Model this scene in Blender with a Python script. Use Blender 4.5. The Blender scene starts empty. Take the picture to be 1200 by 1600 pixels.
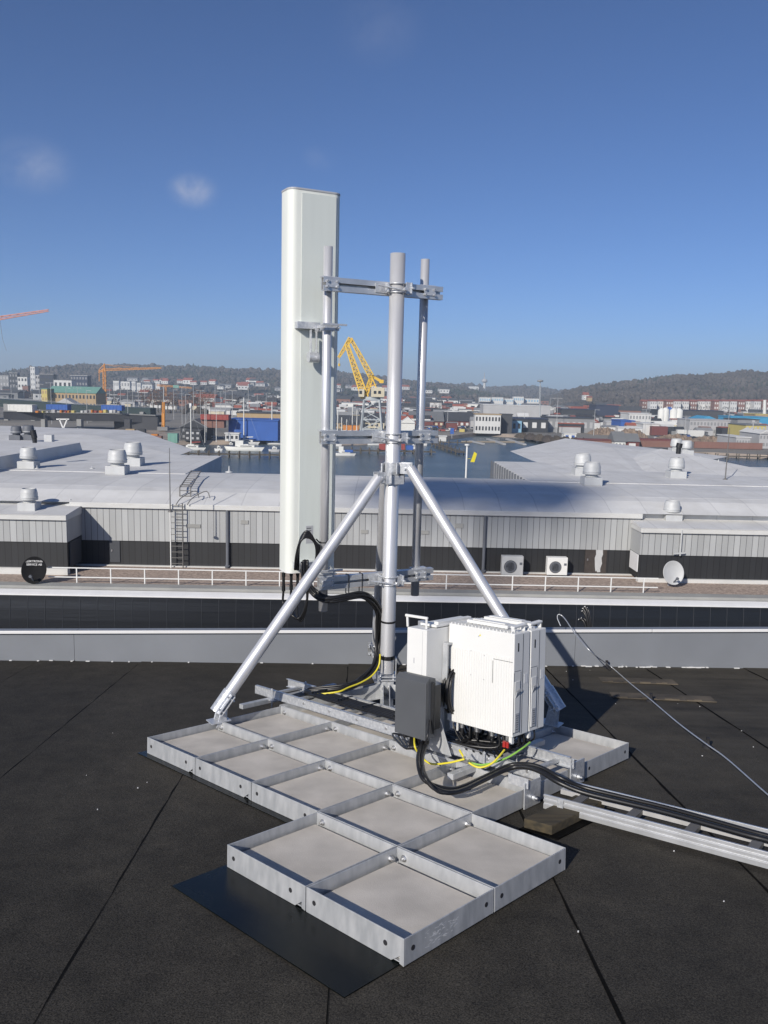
import bpy, math, random
import numpy as np
from mathutils import Vector, Matrix
random.seed(7)
rng = np.random.default_rng(7)
C = bpy.context.scene.collection
rad = math.radians

# ---------------------------------------------------------------- camera model
F, PITCH, ROLL = 1295.8, 0.1486, 0.0251
CAM = Vector((0, 0, 1.7984))
_c, _s = math.cos(PITCH), math.sin(PITCH)
_fw = Vector((0, _c, -_s)); _up = Vector((0, _s, _c)); _rt = Vector((1, 0, 0))
CR = _rt*math.cos(ROLL) + _up*math.sin(ROLL)
CU = -_rt*math.sin(ROLL) + _up*math.cos(ROLL)
def ray(x, y): return CR*((x-600)/F) - CU*((y-800)/F) + _fw
def px(x, y, Y):                      # point of the photograph's pixel at forward distance Y
    d = ray(x, y); return CAM + d*(Y/d.y)
def pz(x, y, z):                      # ... on the horizontal plane z
    d = ray(x, y); return CAM + d*((z-CAM.z)/d.z)
# building frame (turned 1.8 degrees)
BA = rad(1.8); EX = Vector((math.cos(BA), math.sin(BA), 0)); EY = Vector((-math.sin(BA), math.cos(BA), 0)); EZ = Vector((0, 0, 1))
def BP(bx, by, z): return EX*bx + EY*by + EZ*z
def bq(x, y, by):                     # pixel on the building-frame plane by -> (bx, z)
    d = ray(x, y); t = (by-CAM.dot(EY))/d.dot(EY); P = CAM + d*t
    return P.dot(EX), P.z
def bz(x, y, z):                      # pixel on plane z -> (bx, by)
    P = pz(x, y, z); return P.dot(EX), P.dot(EY)
# sloping roof / ballast frame
TO = Vector((0.10182, 2.49473, 0)); TU = Vector((0.71949, -0.68946, 0.08353)); TV = Vector((0.69446, 0.71561, -0.07502)); TN = Vector((-0.00805, 0.11199, 0.99368))
S = 0.5
def T(i, j, h): return TO + TU*(S*i) + TV*(S*j) + TN*h
def roofpt(x, y, h=-0.1):
    d = ray(x, y); return CAM + d*((TO + TN*h - CAM).dot(TN)/d.dot(TN))

# ---------------------------------------------------------------- object helpers
ORG = {}
def setp(o, label=None, cat=None, group=None, kind=None):
    if label: o['label'] = label
    if cat: o['category'] = cat
    if group: o['group'] = group
    if kind: o['kind'] = kind
    return o
def thing(name, label, cat, loc, group=None):
    o = bpy.data.objects.new(name, None); C.objects.link(o); o.location = loc; o.empty_display_size = 0.1
    ORG[o.name] = Vector(loc); setp(o, label, cat, group); return o
class MB:
    def __init__(s): s.v = []; s.f = []; s.m = []; s.sm = []
    def add(s, vs, fs, mi=0, sm=False):
        b = len(s.v); s.v += [Vector(p) for p in vs]
        for f in fs: s.f.append([b+k for k in f]); s.m.append(mi); s.sm.append(sm)
        return s
    def box(s, c, size, ax=(Vector((1,0,0)), Vector((0,1,0)), Vector((0,0,1))), mi=0):
        c = Vector(c); h = [k/2 for k in size]
        vs = [c + ax[0]*(sx*h[0]) + ax[1]*(sy*h[1]) + ax[2]*(sz*h[2]) for sz in (-1, 1) for sy in (-1, 1) for sx in (-1, 1)]
        return s.add(vs, [(0,2,3,1),(4,5,7,6),(0,1,5,4),(2,6,7,3),(0,4,6,2),(1,3,7,5)], mi)
    def bar(s, a, b, w, h=None, mi=0, up=Vector((0,0,1))):
        a = Vector(a); b = Vector(b); h = h or w; d = (b-a); L = d.length; d.normalize()
        x = d.cross(up)
        if x.length < 1e-4: x = d.cross(Vector((0,1,0)))
        x.normalize(); z = x.cross(d)
        return s.box((a+b)/2, (L, w, h), (d, x, z), mi)
    def cyl(s, a, b, r, n=20, r2=None, mi=0, cap=True, sm=True):
        a = Vector(a); b = Vector(b); r2 = r if r2 is None else r2; d = (b-a).normalized()
        x = d.cross(Vector((0,0,1)));
        if x.length < 1e-3: x = Vector((1,0,0))
        x.normalize(); y = d.cross(x)
        vs = []
        for P, R in ((a, r), (b, r2)):
            for k in range(n):
                t = 2*math.pi*k/n; vs.append(P + x*(R*math.cos(t)) + y*(R*math.sin(t)))
        s.add(vs, [(k, (k+1) % n, n+(k+1) % n, n+k) for k in range(n)], mi, sm)
        if cap:
            s.add(vs[:n], [tuple(reversed(range(n)))], mi); s.add(vs[n:], [tuple(range(n))], mi)
        return s
    def tube(s, pts, r, n=10, mi=0, res=6, closed=False):
        P = [Vector(p) for p in pts]
        if res > 1 and len(P) > 2:
            Q = []; m = len(P)
            for k in range(m-1):
                p0 = P[max(k-1, 0)]; p1 = P[k]; p2 = P[k+1]; p3 = P[min(k+2, m-1)]
                for q in range(res):
                    t = q/res
                    Q.append(0.5*((2*p1)+(p2-p0)*t+(2*p0-5*p1+4*p2-p3)*t*t+(3*p1-p0-3*p2+p3)*t**3))
            Q.append(P[-1]); P = Q
        vs = []; x = None
        for k, p in enumerate(P):
            d = (P[min(k+1, len(P)-1)] - P[max(k-1, 0)]).normalized()
            if x is None:
                x = d.cross(Vector((0,0,1)))
                if x.length < 1e-3: x = Vector((1,0,0))
            x = (x - d*x.dot(d)).normalized(); y = d.cross(x)
            for q in range(n):
                t = 2*math.pi*q/n; vs.append(p + x*(r*math.cos(t)) + y*(r*math.sin(t)))
        m = len(P)
        s.add(vs, [(k*n+q, k*n+(q+1) % n, (k+1)*n+(q+1) % n, (k+1)*n+q) for k in range(m-1) for q in range(n)], mi, True)
        s.add(vs[:n], [tuple(reversed(range(n)))], mi); s.add(vs[-n:], [tuple(range(n))], mi)
        return s
    def lathe(s, c, prof, n=28, mi=0, sm=True, ax=None):
        c = Vector(c); X, Y, Z = ax or (Vector((1,0,0)), Vector((0,1,0)), Vector((0,0,1))); vs = []
        for r, z in prof:
            for k in range(n):
                t = 2*math.pi*k/n; vs.append(c + X*(r*math.cos(t)) + Y*(r*math.sin(t)) + Z*z)
        m = len(prof)
        s.add(vs, [(k*n+q, k*n+(q+1) % n, (k+1)*n+(q+1) % n, (k+1)*n+q) for k in range(m-1) for q in range(n)], mi, sm)
        s.add(vs[:n], [tuple(reversed(range(n)))], mi); s.add(vs[-n:], [tuple(range(n))], mi)
        return s
    def prism(s, poly, a, b, mi=0):       # poly: list of 3-D points, swept from +a to +b (vectors)
        P = [Vector(p) for p in poly]; n = len(P); a = Vector(a); b = Vector(b)
        vs = [p+a for p in P] + [p+b for p in P]
        return s.add(vs, [tuple(reversed(range(n))), tuple(range(n, 2*n))] + [(k, (k+1) % n, n+(k+1) % n, n+k) for k in range(n)], mi)
    def build(s, name, mats, parent=None, bevel=0, seg=2, xf=None):
        me = bpy.data.meshes.new(name)
        if parent is None:
            lo = Vector([min(p[k] for p in s.v) for k in range(3)]); hi = Vector([max(p[k] for p in s.v) for k in range(3)])
            org = Vector(((lo.x+hi.x)/2, (lo.y+hi.y)/2, lo.z)); loc = org
        else:
            org = ORG[parent.name]; loc = Vector((0, 0, 0))
        me.from_pydata([tuple(p-org) for p in s.v], [], s.f)
        if not isinstance(mats, (list, tuple)): mats = [mats]
        for m in mats: me.materials.append(m)
        me.polygons.foreach_set('material_index', s.m); me.polygons.foreach_set('use_smooth', s.sm)
        import bmesh
        bm = bmesh.new(); bm.from_mesh(me); bmesh.ops.recalc_face_normals(bm, faces=bm.faces); bm.to_mesh(me); bm.free()
        o = bpy.data.objects.new(name, me); C.objects.link(o); o.location = loc
        if parent is not None: o.parent = parent
        ORG[o.name] = org
        if bevel:
            b = o.modifiers.new('Bevel', 'BEVEL'); b.width = bevel; b.segments = seg; b.limit_method = 'ANGLE'; b.angle_limit = rad(40)
            pass
        return o
def kids(o): return [c for c in bpy.data.objects if c.parent == o]
def dup(o, loc=None, rz=None, sc=None, parent=None, label=None, group=None, K=None):
    c = o.copy(); C.objects.link(c)
    if parent is not None: c.parent = parent
    if loc is not None: c.location = loc
    if rz is not None: c.rotation_euler = (0, 0, rz)
    if sc is not None: c.scale = (sc, sc, sc) if not hasattr(sc, '__len__') else sc
    if label: c['label'] = label
    if group: c['group'] = group
    for k in list(o.children): dup(k, parent=c)
    return c

# ---------------------------------------------------------------- materials
def nodes(name):
    m = bpy.data.materials.new(name); m.use_nodes = True; nt = m.node_tree
    return m, nt, nt.nodes['Principled BSDF']
def mat(name, col, rough=0.6, metal=0.0, var=0.0, vscale=8.0, col2=None, bump=0.0, bscale=40.0, stretch=(1,1,1), rvar=0.0, spec=0.5, detail=4, coat=0.0):
    m, nt, B = nodes(name); L = nt.links; N = nt.nodes
    B.inputs['Base Color'].default_value = (*col, 1); B.inputs['Roughness'].default_value = rough; B.inputs['Metallic'].default_value = metal
    B.inputs['Specular IOR Level'].default_value = spec; B.inputs['Coat Weight'].default_value = coat
    tc = N.new('ShaderNodeTexCoord'); mp = N.new('ShaderNodeMapping'); mp.inputs['Scale'].default_value = stretch
    L.new(tc.outputs['Object'], mp.inputs['Vector'])
    if var or col2:
        c2 = col2 or tuple(k*(1-var) for k in col)
        n = N.new('ShaderNodeTexNoise'); n.inputs['Scale'].default_value = vscale; n.inputs['Detail'].default_value = detail
        L.new(mp.outputs[0], n.inputs['Vector'])
        r = N.new('ShaderNodeValToRGB'); r.color_ramp.elements[0].position = 0.35; r.color_ramp.elements[1].position = 0.68
        r.color_ramp.elements[0].color = (*c2, 1); r.color_ramp.elements[1].color = (*col, 1)
        L.new(n.outputs['Fac'], r.inputs['Fac']); L.new(r.outputs['Color'], B.inputs['Base Color'])
        if rvar:
            q = N.new('ShaderNodeMapRange'); q.inputs['To Min'].default_value = rough-rvar; q.inputs['To Max'].default_value = rough+rvar
            L.new(n.outputs['Fac'], q.inputs['Value']); L.new(q.outputs[0], B.inputs['Roughness'])
    if bump:
        n2 = N.new('ShaderNodeTexNoise'); n2.inputs['Scale'].default_value = bscale; n2.inputs['Detail'].default_value = 5
        L.new(mp.outputs[0], n2.inputs['Vector']); b = N.new('ShaderNodeBump'); b.inputs['Strength'].default_value = bump; b.inputs['Distance'].default_value = 0.02
        L.new(n2.outputs['Fac'], b.inputs['Height']); L.new(b.outputs[0], B.inputs['Normal'])
    return m
M = {}
M['galv'] = mat('galvanised_steel', (.52,.53,.54), .5, .35, col2=(.40,.415,.43), vscale=26, bump=.04, bscale=60, rvar=.1, stretch=(1,1,.35), detail=9)
M['galvb'] = mat('galvanised_bright', (.68,.69,.70), .38, .5, col2=(.50,.52,.55), vscale=60, rvar=.12)
M['alu'] = mat('aluminium', (.70,.70,.71), .37, .5, var=.08, vscale=6, rvar=.06, stretch=(3,3,.6))
M['alup'] = mat('aluminium_profile', (.72,.73,.74), .4, .7, var=.15, vscale=12)
M['bolt'] = mat('bolt_steel', (.66,.66,.66), .3, .9)
M['dark'] = mat('dark_opening', (.015,.015,.018), .8)
M['concrete'] = mat('paver_concrete', (.62,.575,.51), .9, col2=(.47,.435,.385), vscale=5, bump=.14, bscale=220, detail=12)
M['radome'] = mat('radome_paint', (.74,.76,.71), .45, var=.03, vscale=3)
M['radback'] = mat('radome_back', (.62,.66,.63), .5, var=.05, vscale=3, stretch=(6,6,.4))
M['white'] = mat('white_enamel', (.72,.72,.70), .42, var=.03, vscale=5)
M['whited'] = mat('grey_panel', (.40,.41,.43), .5)
M['grey'] = mat('junction_grey', (.085,.09,.098), .5, var=.1, vscale=6)
M['cable'] = mat('black_cable', (.012,.012,.013), .38)
M['yellow'] = mat('yellow_wire', (.70,.60,.04), .4)
M['green'] = mat('green_wire', (.25,.50,.08), .4)
M['red'] = mat('red_boot', (.35,.02,.015), .5)
M['rubber'] = mat('rubber_mat', (.0045,.007,.007), .26, var=.6, vscale=3, rvar=.16, bump=.05, bscale=200, spec=.2, detail=9)
M['wood'] = mat('weathered_wood', (.075,.058,.032), .85, col2=(.03,.026,.018), vscale=6, stretch=(1,8,8))
M['pgrey'] = mat('parapet_sheet', (.225,.24,.265), .5, .1, var=.12, vscale=1.6, rvar=.08)
M['pwhite'] = mat('white_coping', (.72,.72,.72), .45, var=.06, vscale=2)
def membrane():
    m, nt, B = nodes('white_roof_membrane'); L = nt.links; N = nt.nodes; tc = N.new('ShaderNodeTexCoord')
    br = N.new('ShaderNodeTexBrick'); br.inputs['Scale'].default_value = 1; br.inputs['Brick Width'].default_value = 9; br.inputs['Row Height'].default_value = 1.9; br.inputs['Mortar Size'].default_value = .035
    br.inputs['Color1'].default_value = (.63,.63,.62,1); br.inputs['Color2'].default_value = (.585,.585,.58,1); br.inputs['Mortar'].default_value = (.50,.50,.50,1); br.inputs['Mortar Smooth'].default_value = .6
    mp = N.new('ShaderNodeMapping'); mp.inputs['Rotation'].default_value = (0, 0, math.pi/2); L.new(tc.outputs['Object'], mp.inputs['Vector']); L.new(mp.outputs[0], br.inputs['Vector'])
    n = N.new('ShaderNodeTexNoise'); n.inputs['Scale'].default_value = .5; n.inputs['Detail'].default_value = 10; n.inputs['Roughness'].default_value = .65; L.new(tc.outputs['Object'], n.inputs['Vector'])
    r = N.new('ShaderNodeValToRGB'); r.color_ramp.elements[0].position = .3; r.color_ramp.elements[1].position = .6; r.color_ramp.elements[0].color = (.72,.71,.69,1); r.color_ramp.elements[1].color = (1.03,1.03,1.03,1); L.new(n.outputs['Fac'], r.inputs['Fac'])
    x = N.new('ShaderNodeMix'); x.data_type = 'RGBA'; x.blend_type = 'MULTIPLY'; x.inputs['Factor'].default_value = .55; L.new(br.outputs['Color'], x.inputs[6]); L.new(r.outputs[0], x.inputs[7]); L.new(x.outputs[2], B.inputs['Base Color'])
    b = N.new('ShaderNodeBump'); b.inputs['Strength'].default_value = .25; b.inputs['Distance'].default_value = .08; L.new(n.outputs['Fac'], b.inputs['Height']); L.new(b.outputs[0], B.inputs['Normal'])
    B.inputs['Roughness'].default_value = .8; return m
M['wroof'] = membrane()
M['wtrim'] = mat('white_trim', (.60,.60,.58), .6, var=.1, vscale=1.5, stretch=(1,1,3))
M['vent'] = mat('vent_metal', (.52,.53,.53), .55, .1, var=.12, vscale=2)
M['ventd'] = mat('vent_dark', (.12,.13,.15), .6, var=.1, vscale=2)
M['glassw'] = mat('window_glass', (.03,.035,.045), .15)
M['ledge'] = mat('ledge_concrete', (.34,.34,.32), .85, col2=(.27,.27,.26), vscale=.8, detail=8)
M['rail'] = mat('white_rail_paint', (.72,.72,.70), .5)
M['door'] = mat('door_dark', (.05,.055,.065), .6)
M['doorb'] = mat('door_brown', (.055,.045,.04), .7, var=.3, vscale=4)
M['steel'] = mat('ladder_steel', (.16,.155,.15), .6, .3)
M['black'] = mat('black_paint', (.015,.016,.018), .5)

def wave_panels(name, c1, c2, period, rough=.6, depth=.35):
    """vertical boards: narrow dark joints across the building's length"""
    m, nt, B = nodes(name); L = nt.links; N = nt.nodes
    tc = N.new('ShaderNodeTexCoord'); sp = N.new('ShaderNodeSeparateXYZ'); L.new(tc.outputs['Object'], sp.inputs[0])
    dv = N.new('ShaderNodeMath'); dv.operation = 'DIVIDE'; L.new(sp.outputs['X'], dv.inputs[0]); dv.inputs[1].default_value = period
    fr = N.new('ShaderNodeMath'); fr.operation = 'FRACT'; L.new(dv.outputs[0], fr.inputs[0])
    lt = N.new('ShaderNodeMath'); lt.operation = 'LESS_THAN'; L.new(fr.outputs[0], lt.inputs[0]); lt.inputs[1].default_value = .09
    fl = N.new('ShaderNodeMath'); fl.operation = 'FLOOR'; L.new(dv.outputs[0], fl.inputs[0])
    wn = N.new('ShaderNodeTexWhiteNoise'); wn.noise_dimensions = '1D'; L.new(fl.outputs[0], wn.inputs['W'])
    mr = N.new('ShaderNodeMapRange'); mr.inputs['To Min'].default_value = .86; mr.inputs['To Max'].default_value = 1.06; L.new(wn.outputs['Value'], mr.inputs['Value'])
    nz = N.new('ShaderNodeTexNoise'); nz.inputs['Scale'].default_value = 1.3; nz.inputs['Detail'].default_value = 6
    mp = N.new('ShaderNodeMapping'); mp.inputs['Scale'].default_value = (1, 1, .3); L.new(tc.outputs['Object'], mp.inputs['Vector']); L.new(mp.outputs[0], nz.inputs['Vector'])
    m2 = N.new('ShaderNodeMapRange'); m2.inputs['To Min'].default_value = .85; m2.inputs['To Max'].default_value = 1.12; L.new(nz.outputs['Fac'], m2.inputs['Value'])
    mu = N.new('ShaderNodeMath'); mu.operation = 'MULTIPLY'; L.new(mr.outputs[0], mu.inputs[0]); L.new(m2.outputs[0], mu.inputs[1])
    vm = N.new('ShaderNodeVectorMath'); vm.operation = 'SCALE'; vm.inputs[0].default_value = c1; L.new(mu.outputs[0], vm.inputs['Scale'])
    mx = N.new('ShaderNodeMix'); mx.data_type = 'RGBA'; L.new(lt.outputs[0], mx.inputs['Factor']); L.new(vm.outputs[0], mx.inputs[6]); mx.inputs[7].default_value = (*c2, 1)
    L.new(mx.outputs[2], B.inputs['Base Color']); B.inputs['Roughness'].default_value = rough
    return m
M['lboard'] = wave_panels('light_wall_boards', (.40,.41,.41), (.12,.12,.125), .31)
M['dboard'] = wave_panels('black_wall_boards', (.022,.023,.025), (.006,.006,.007), .31)

def felt():
    m, nt, B = nodes('roofing_felt'); L = nt.links; N = nt.nodes
    tc = N.new('ShaderNodeTexCoord'); co = tc.outputs['Object']
    def noise(sc, det=5, st=None, rough=.5):
        n = N.new('ShaderNodeTexNoise'); n.inputs['Scale'].default_value = sc; n.inputs['Detail'].default_value = det; n.inputs['Roughness'].default_value = rough
        if st:
            mp = N.new('ShaderNodeMapping'); mp.inputs['Scale'].default_value = st; L.new(co, mp.inputs['Vector']); L.new(mp.outputs[0], n.inputs['Vector'])
        else: L.new(co, n.inputs['Vector'])
        return n.outputs['Fac']
    def ramp(fac, p0, c0, p1, c1):
        r = N.new('ShaderNodeValToRGB'); e = r.color_ramp.elements; e[0].position = p0; e[0].color = (*c0, 1); e[1].position = p1; e[1].color = (*c1, 1); L.new(fac, r.inputs['Fac']); return r.outputs['Color']
    def mix(f, a, b, mode='MIX'):
        x = N.new('ShaderNodeMix'); x.data_type = 'RGBA'; x.blend_type = mode
        if isinstance(f, float): x.inputs['Factor'].default_value = f
        else: L.new(f, x.inputs['Factor'])
        L.new(a, x.inputs[6]); L.new(b, x.inputs[7]); return x.outputs[2]
    grain = ramp(noise(170, 4, rough=.8), .36, (.010,.0096,.009), .68, (.084,.078,.069))
    mid = ramp(noise(9, 8), .3, (.80,.80,.80), .72, (1.14,1.13,1.10))
    big = ramp(noise(.9, 8, (1, .7, 1), .6), .34, (.70,.70,.70), .66, (1.3,1.27,1.2))
    c = mix(1.0, grain, mid, 'MULTIPLY'); c = mix(1.0, c, big, 'MULTIPLY')
    # worn, silty area where water stands (right, towards the parapet)
    mp = N.new('ShaderNodeMapping'); mp.inputs['Location'].default_value = (-3.0, -6.2, 0); L.new(co, mp.inputs['Vector'])
    sp = N.new('ShaderNodeVectorMath'); sp.operation = 'MULTIPLY'; L.new(mp.outputs[0], sp.inputs[0]); sp.inputs[1].default_value = (.38, .62, 0)
    ln = N.new('ShaderNodeVectorMath'); ln.operation = 'LENGTH'; L.new(sp.outputs[0], ln.inputs[0])
    inv = N.new('ShaderNodeMapRange'); inv.inputs['From Min'].default_value = 2.1; inv.inputs['From Max'].default_value = .3; L.new(ln.outputs['Value'], inv.inputs['Value'])
    mm = N.new('ShaderNodeMath'); mm.operation = 'MULTIPLY'; L.new(inv.outputs[0], mm.inputs[0])
    st = ramp(noise(2.2, 9, (.5, 2.2, 1), .65), .30, (0, 0, 0), .72, (.8, .8, .8)); L.new(st, mm.inputs[1])
    rgb = N.new('ShaderNodeRGB'); rgb.outputs[0].default_value = (.098,.088,.070, 1)
    c = mix(mm.outputs[0], c, rgb.outputs[0])
    # few pale specks
    vo = N.new('ShaderNodeTexVoronoi'); vo.inputs['Scale'].default_value = 3.2; vo.inputs['Randomness'].default_value = 1; L.new(co, vo.inputs['Vector'])
    lt = N.new('ShaderNodeMath'); lt.operation = 'LESS_THAN'; L.new(vo.outputs['Distance'], lt.inputs[0]); lt.inputs[1].default_value = .008
    w = N.new('ShaderNodeRGB'); w.outputs[0].default_value = (.32,.31,.29, 1); c = mix(lt.outputs[0], c, w.outputs[0])
    L.new(c, B.inputs['Base Color']); B.inputs['Roughness'].default_value = .85; B.inputs['Specular IOR Level'].default_value = .16
    b = N.new('ShaderNodeBump'); b.inputs['Strength'].default_value = .5; b.inputs['Distance'].default_value = .004; L.new(noise(150, 4), b.inputs['Height'])
    b2 = N.new('ShaderNodeBump'); b2.inputs['Strength'].default_value = .35; b2.inputs['Distance'].default_value = .03; L.new(noise(3, 4), b2.inputs['Height'])
    L.new(b.outputs[0], b2.inputs['Normal']); L.new(b2.outputs[0], B.inputs['Normal'])
    return m
M['felt'] = felt()
M['bitumen'] = mat('bitumen_bleed', (.004,.0038,.0035), .8, spec=.08)

# ---------------------------------------------------------------- camera, world, sun
cd = bpy.data.cameras.new('Camera'); cam = bpy.data.objects.new('Camera', cd); C.objects.link(cam)
cd.sensor_width = 36; cd.sensor_fit = 'AUTO'; cd.lens = 36*F/1600; cd.clip_start = .05; cd.clip_end = 12000
cam.matrix_world = Matrix(((CR.x, CU.x, -_fw.x, CAM.x), (CR.y, CU.y, -_fw.y, CAM.y), (CR.z, CU.z, -_fw.z, CAM.z), (0, 0, 0, 1)))
sc = bpy.context.scene; sc.camera = cam
sc.view_settings.view_transform = 'Standard'; sc.view_settings.look = 'None'; sc.view_settings.exposure = 0.0; sc.view_settings.gamma = 1
AZ, EL = rad(30.0), rad(28.5)
sl = bpy.data.lights.new('Sun', 'SUN'); so = bpy.data.objects.new('Sun', sl); C.objects.link(so)
sl.energy = 4.8; sl.angle = rad(.53); sl.color = (1, .935, .84)
Ld = Vector((math.sin(AZ)*math.cos(EL), math.cos(AZ)*math.cos(EL), -math.sin(EL)))
so.rotation_euler = Ld.to_track_quat('-Z', 'Y').to_euler(); so.location = (-10, -10, 20)
w = bpy.data.worlds.new('World'); sc.world = w; w.use_nodes = True; nt = w.node_tree; N = nt.nodes; L = nt.links
bg = N['Background']; bg.inputs['Strength'].default_value = .1
sky = N.new('ShaderNodeTexSky'); sky.sky_type = 'NISHITA'; sky.sun_disc = False; sky.sun_elevation = EL; sky.sun_rotation = AZ + math.pi
sky.altitude = 50; sky.air_density = .62; sky.dust_density = .55; sky.ozone_density = 7
# faint cloud wisps of the sky itself
tc = N.new('ShaderNodeTexCoord')
def wisp(pxx, pyy, r, amt):
    d = ray(pxx, pyy).normalized()
    dp = N.new('ShaderNodeVectorMath'); dp.operation = 'DISTANCE'
    nz = N.new('ShaderNodeTexNoise'); nz.inputs['Scale'].default_value = 17; nz.inputs['Detail'].default_value = 10; nz.inputs['Roughness'].default_value = .6; nz.inputs['Distortion'].default_value = .6; L.new(tc.outputs['Generated'], nz.inputs['Vector'])
    ms = N.new('ShaderNodeVectorMath'); ms.operation = 'MULTIPLY'; ms.inputs[1].default_value = (1, 1, 1.45); L.new(tc.outputs['Generated'], ms.inputs[0])
    L.new(ms.outputs[0], dp.inputs[0]); dp.inputs[1].default_value = (d.x, d.y, d.z*1.45)
    mr = N.new('ShaderNodeMapRange'); mr.interpolation_type = 'SMOOTHSTEP'; mr.inputs['From Min'].default_value = r; mr.inputs['From Max'].default_value = 0; L.new(dp.outputs['Value'], mr.inputs['Value'])
    q = N.new('ShaderNodeMapRange'); q.inputs['From Min'].default_value = .28; q.inputs['From Max'].default_value = .66; L.new(nz.outputs['Fac'], q.inputs['Value'])
    m = N.new('ShaderNodeMath'); m.operation = 'MULTIPLY'; L.new(mr.outputs[0], m.inputs[0]); L.new(q.outputs[0], m.inputs[1])
    k = N.new('ShaderNodeMath'); k.operation = 'MULTIPLY'; L.new(m.outputs[0], k.inputs[0]); k.inputs[1].default_value = amt
    return k.outputs[0]
tot = None
for a in ((302, 298, .033, .85), (50, 258, .05, .38), (590, 45, .06, .12), (500, 248, .025, .15)):
    o = wisp(*a)
    if tot is None: tot = o
    else:
        ad = N.new('ShaderNodeMath'); L.new(tot, ad.inputs[0]); L.new(o, ad.inputs[1]); tot = ad.outputs[0]
mx = N.new('ShaderNodeMix'); mx.data_type = 'RGBA'; L.new(tot, mx.inputs['Factor']); L.new(sky.outputs[0], mx.inputs[6]); mx.inputs[7].default_value = (5.2, 5.4, 6.2, 1)
tn = N.new('ShaderNodeVectorMath'); tn.operation = 'MULTIPLY'; L.new(mx.outputs[2], tn.inputs[0]); tn.inputs[1].default_value = (.95, .97, 1.04); L.new(tn.outputs[0], bg.inputs['Color'])

M['board'] = mat('worn_strip', (.12,.098,.07), .9, col2=(.045,.038,.03), vscale=5, stretch=(1,1,1), detail=10)
# ================================================================ our roof
rb = MB()
seams = [-9.9,-9.0,-8.1,-7.2,-6.3,-5.45,-4.55,-3.65,-2.75,-1.87,-.92,-.06,.83,1.67,2.57,3.47,4.37,5.27,6.17,7.07,7.97,8.87,9.8]
def RP(bx, by, h=-.1):                # point on the sloping roof plane above (bx,by)
    P = BP(bx, by, 0); z = -(TN.x*(P.x-TO.x)+TN.y*(P.y-TO.y))/TN.z; return Vector((P.x, P.y, z)) + TN*h
for k in range(len(seams)-1):
    a, b = seams[k], seams[k+1]+.08
    hh = -.1 - .004
    n = 1
    rb.add([RP(a, -7, hh+.005), RP(b, -7, hh), RP(b, 7.05, hh), RP(a, 7.05, hh+.005)], [(0,1,2,3)], 0)
    rb.add([RP(a, -7, hh+.005), RP(a, 7.05, hh+.005), RP(a, 7.05, hh-.012), RP(a, -7, hh-.012)], [(0,1,2,3)], 1)
for s_ in seams[1:-1]:                # thin irregular line of bitumen squeezed out along each lap
    y = -6.5
    pts = []
    while y < 7.0:
        pts.append((y, .004+random.random()*.009)); y += .12
    for (y0, w0), (y1, w1) in zip(pts[:-1], pts[1:]):
        rb.add([RP(s_-w0, y0, -.1022), RP(s_+.002, y0, -.0985), RP(s_+.002, y1, -.0985), RP(s_-w1, y1, -.1022)], [(0,1,2,3)], 1)
rb.build('roof_surface', [M['felt'], M['bitumen']])['kind'] = 'structure'
# repair patches of felt (curled lap joints) at right
for k, (x0, y0, x1, y1, lab) in enumerate([(938, 1062, 1055, 1066, 'narrow curled felt strip nearest the parapet at right'), (955, 1086, 1115, 1093, 'longer curled felt strip in front of the other one at right')]):
    a = roofpt(x0, y0, -.098); b = roofpt(x1, y1, -.098); d = (b-a).normalized(); q = TN.cross(d)*.09; m = MB(); nseg = 14
    for i in range(nseg):
        p0 = a+(b-a)*(i/nseg); p1 = a+(b-a)*((i+1)/nseg); h0 = .006+.006*math.sin(i*1.9); h1 = .006+.006*math.sin((i+1)*1.9)
        m.prism([p0-q, p1-q, p1+q*.9, p0+q*.9], TN*0, TN*(.004))
        m.prism([p0-q, p1-q, p1-q*.82, p0-q*.82], TN*0.004, TN*(.004+h0))
    setp(m.build('felt_patch', M['board']), lab, 'felt patch')
# parapet
par = thing('parapet_wall', 'low grey sheet clad parapet with white coping along the roof edge', 'wall', BP(0, 7.2, -.65))
def ztop(bx): return -.331+.0191*bx
m = MB()
for a, b in ((-14, -2.45), (-2.45, 1.95), (1.95, 14)):
    m.add([BP(a, 7.05, -1.2), BP(b-.003, 7.05, -1.2), BP(b-.003, 7.05, ztop(b)), BP(a, 7.05, ztop(a)), BP(a, 7.19, -1.2), BP(b-.003, 7.19, -1.2), BP(b-.003, 7.19, ztop(b)), BP(a, 7.19, ztop(a))],
          [(0,1,2,3), (4,7,6,5), (3,2,6,7), (0,3,7,4), (1,5,6,2), (0,4,5,1)])
m.build('wall_sheet', M['pgrey'], par)
m = MB()
for a, b in ((-14, -4.1), (-4.1, -.75), (-.75, 2.62), (2.62, 14)):
    m.add([BP(a, 7.02, ztop(a)+.002), BP(b-.004, 7.02, ztop(b)+.002), BP(b-.004, 7.02, ztop(b)+.03), BP(a, 7.02, ztop(a)+.03), BP(a, 7.2, ztop(a)-.06), BP(b-.004, 7.2, ztop(b)-.06), BP(b-.004, 7.2, ztop(b)-.03), BP(a, 7.2, ztop(a)-.03)],
          [(0,1,2,3), (4,7,6,5), (3,2,6,7), (0,3,7,4), (1,5,6,2), (0,4,5,1)])
m.build('coping', M['pwhite'], par, bevel=.004)
# own building below the roof
m = MB(); m.add([BP(x, y, z) for z in (-19.6, -1.25) for x, y in ((-14,-7), (14,-7), (14,7.44), (-14,7.44))], [(0,1,2,3)[::-1], (4,5,6,7), (0,1,5,4), (1,2,6,5), (2,3,7,6), (3,0,4,7)])
setp(m.build('building_block', M['pgrey']), 'tall block under the felt roof the photo is taken from', 'building')
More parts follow.
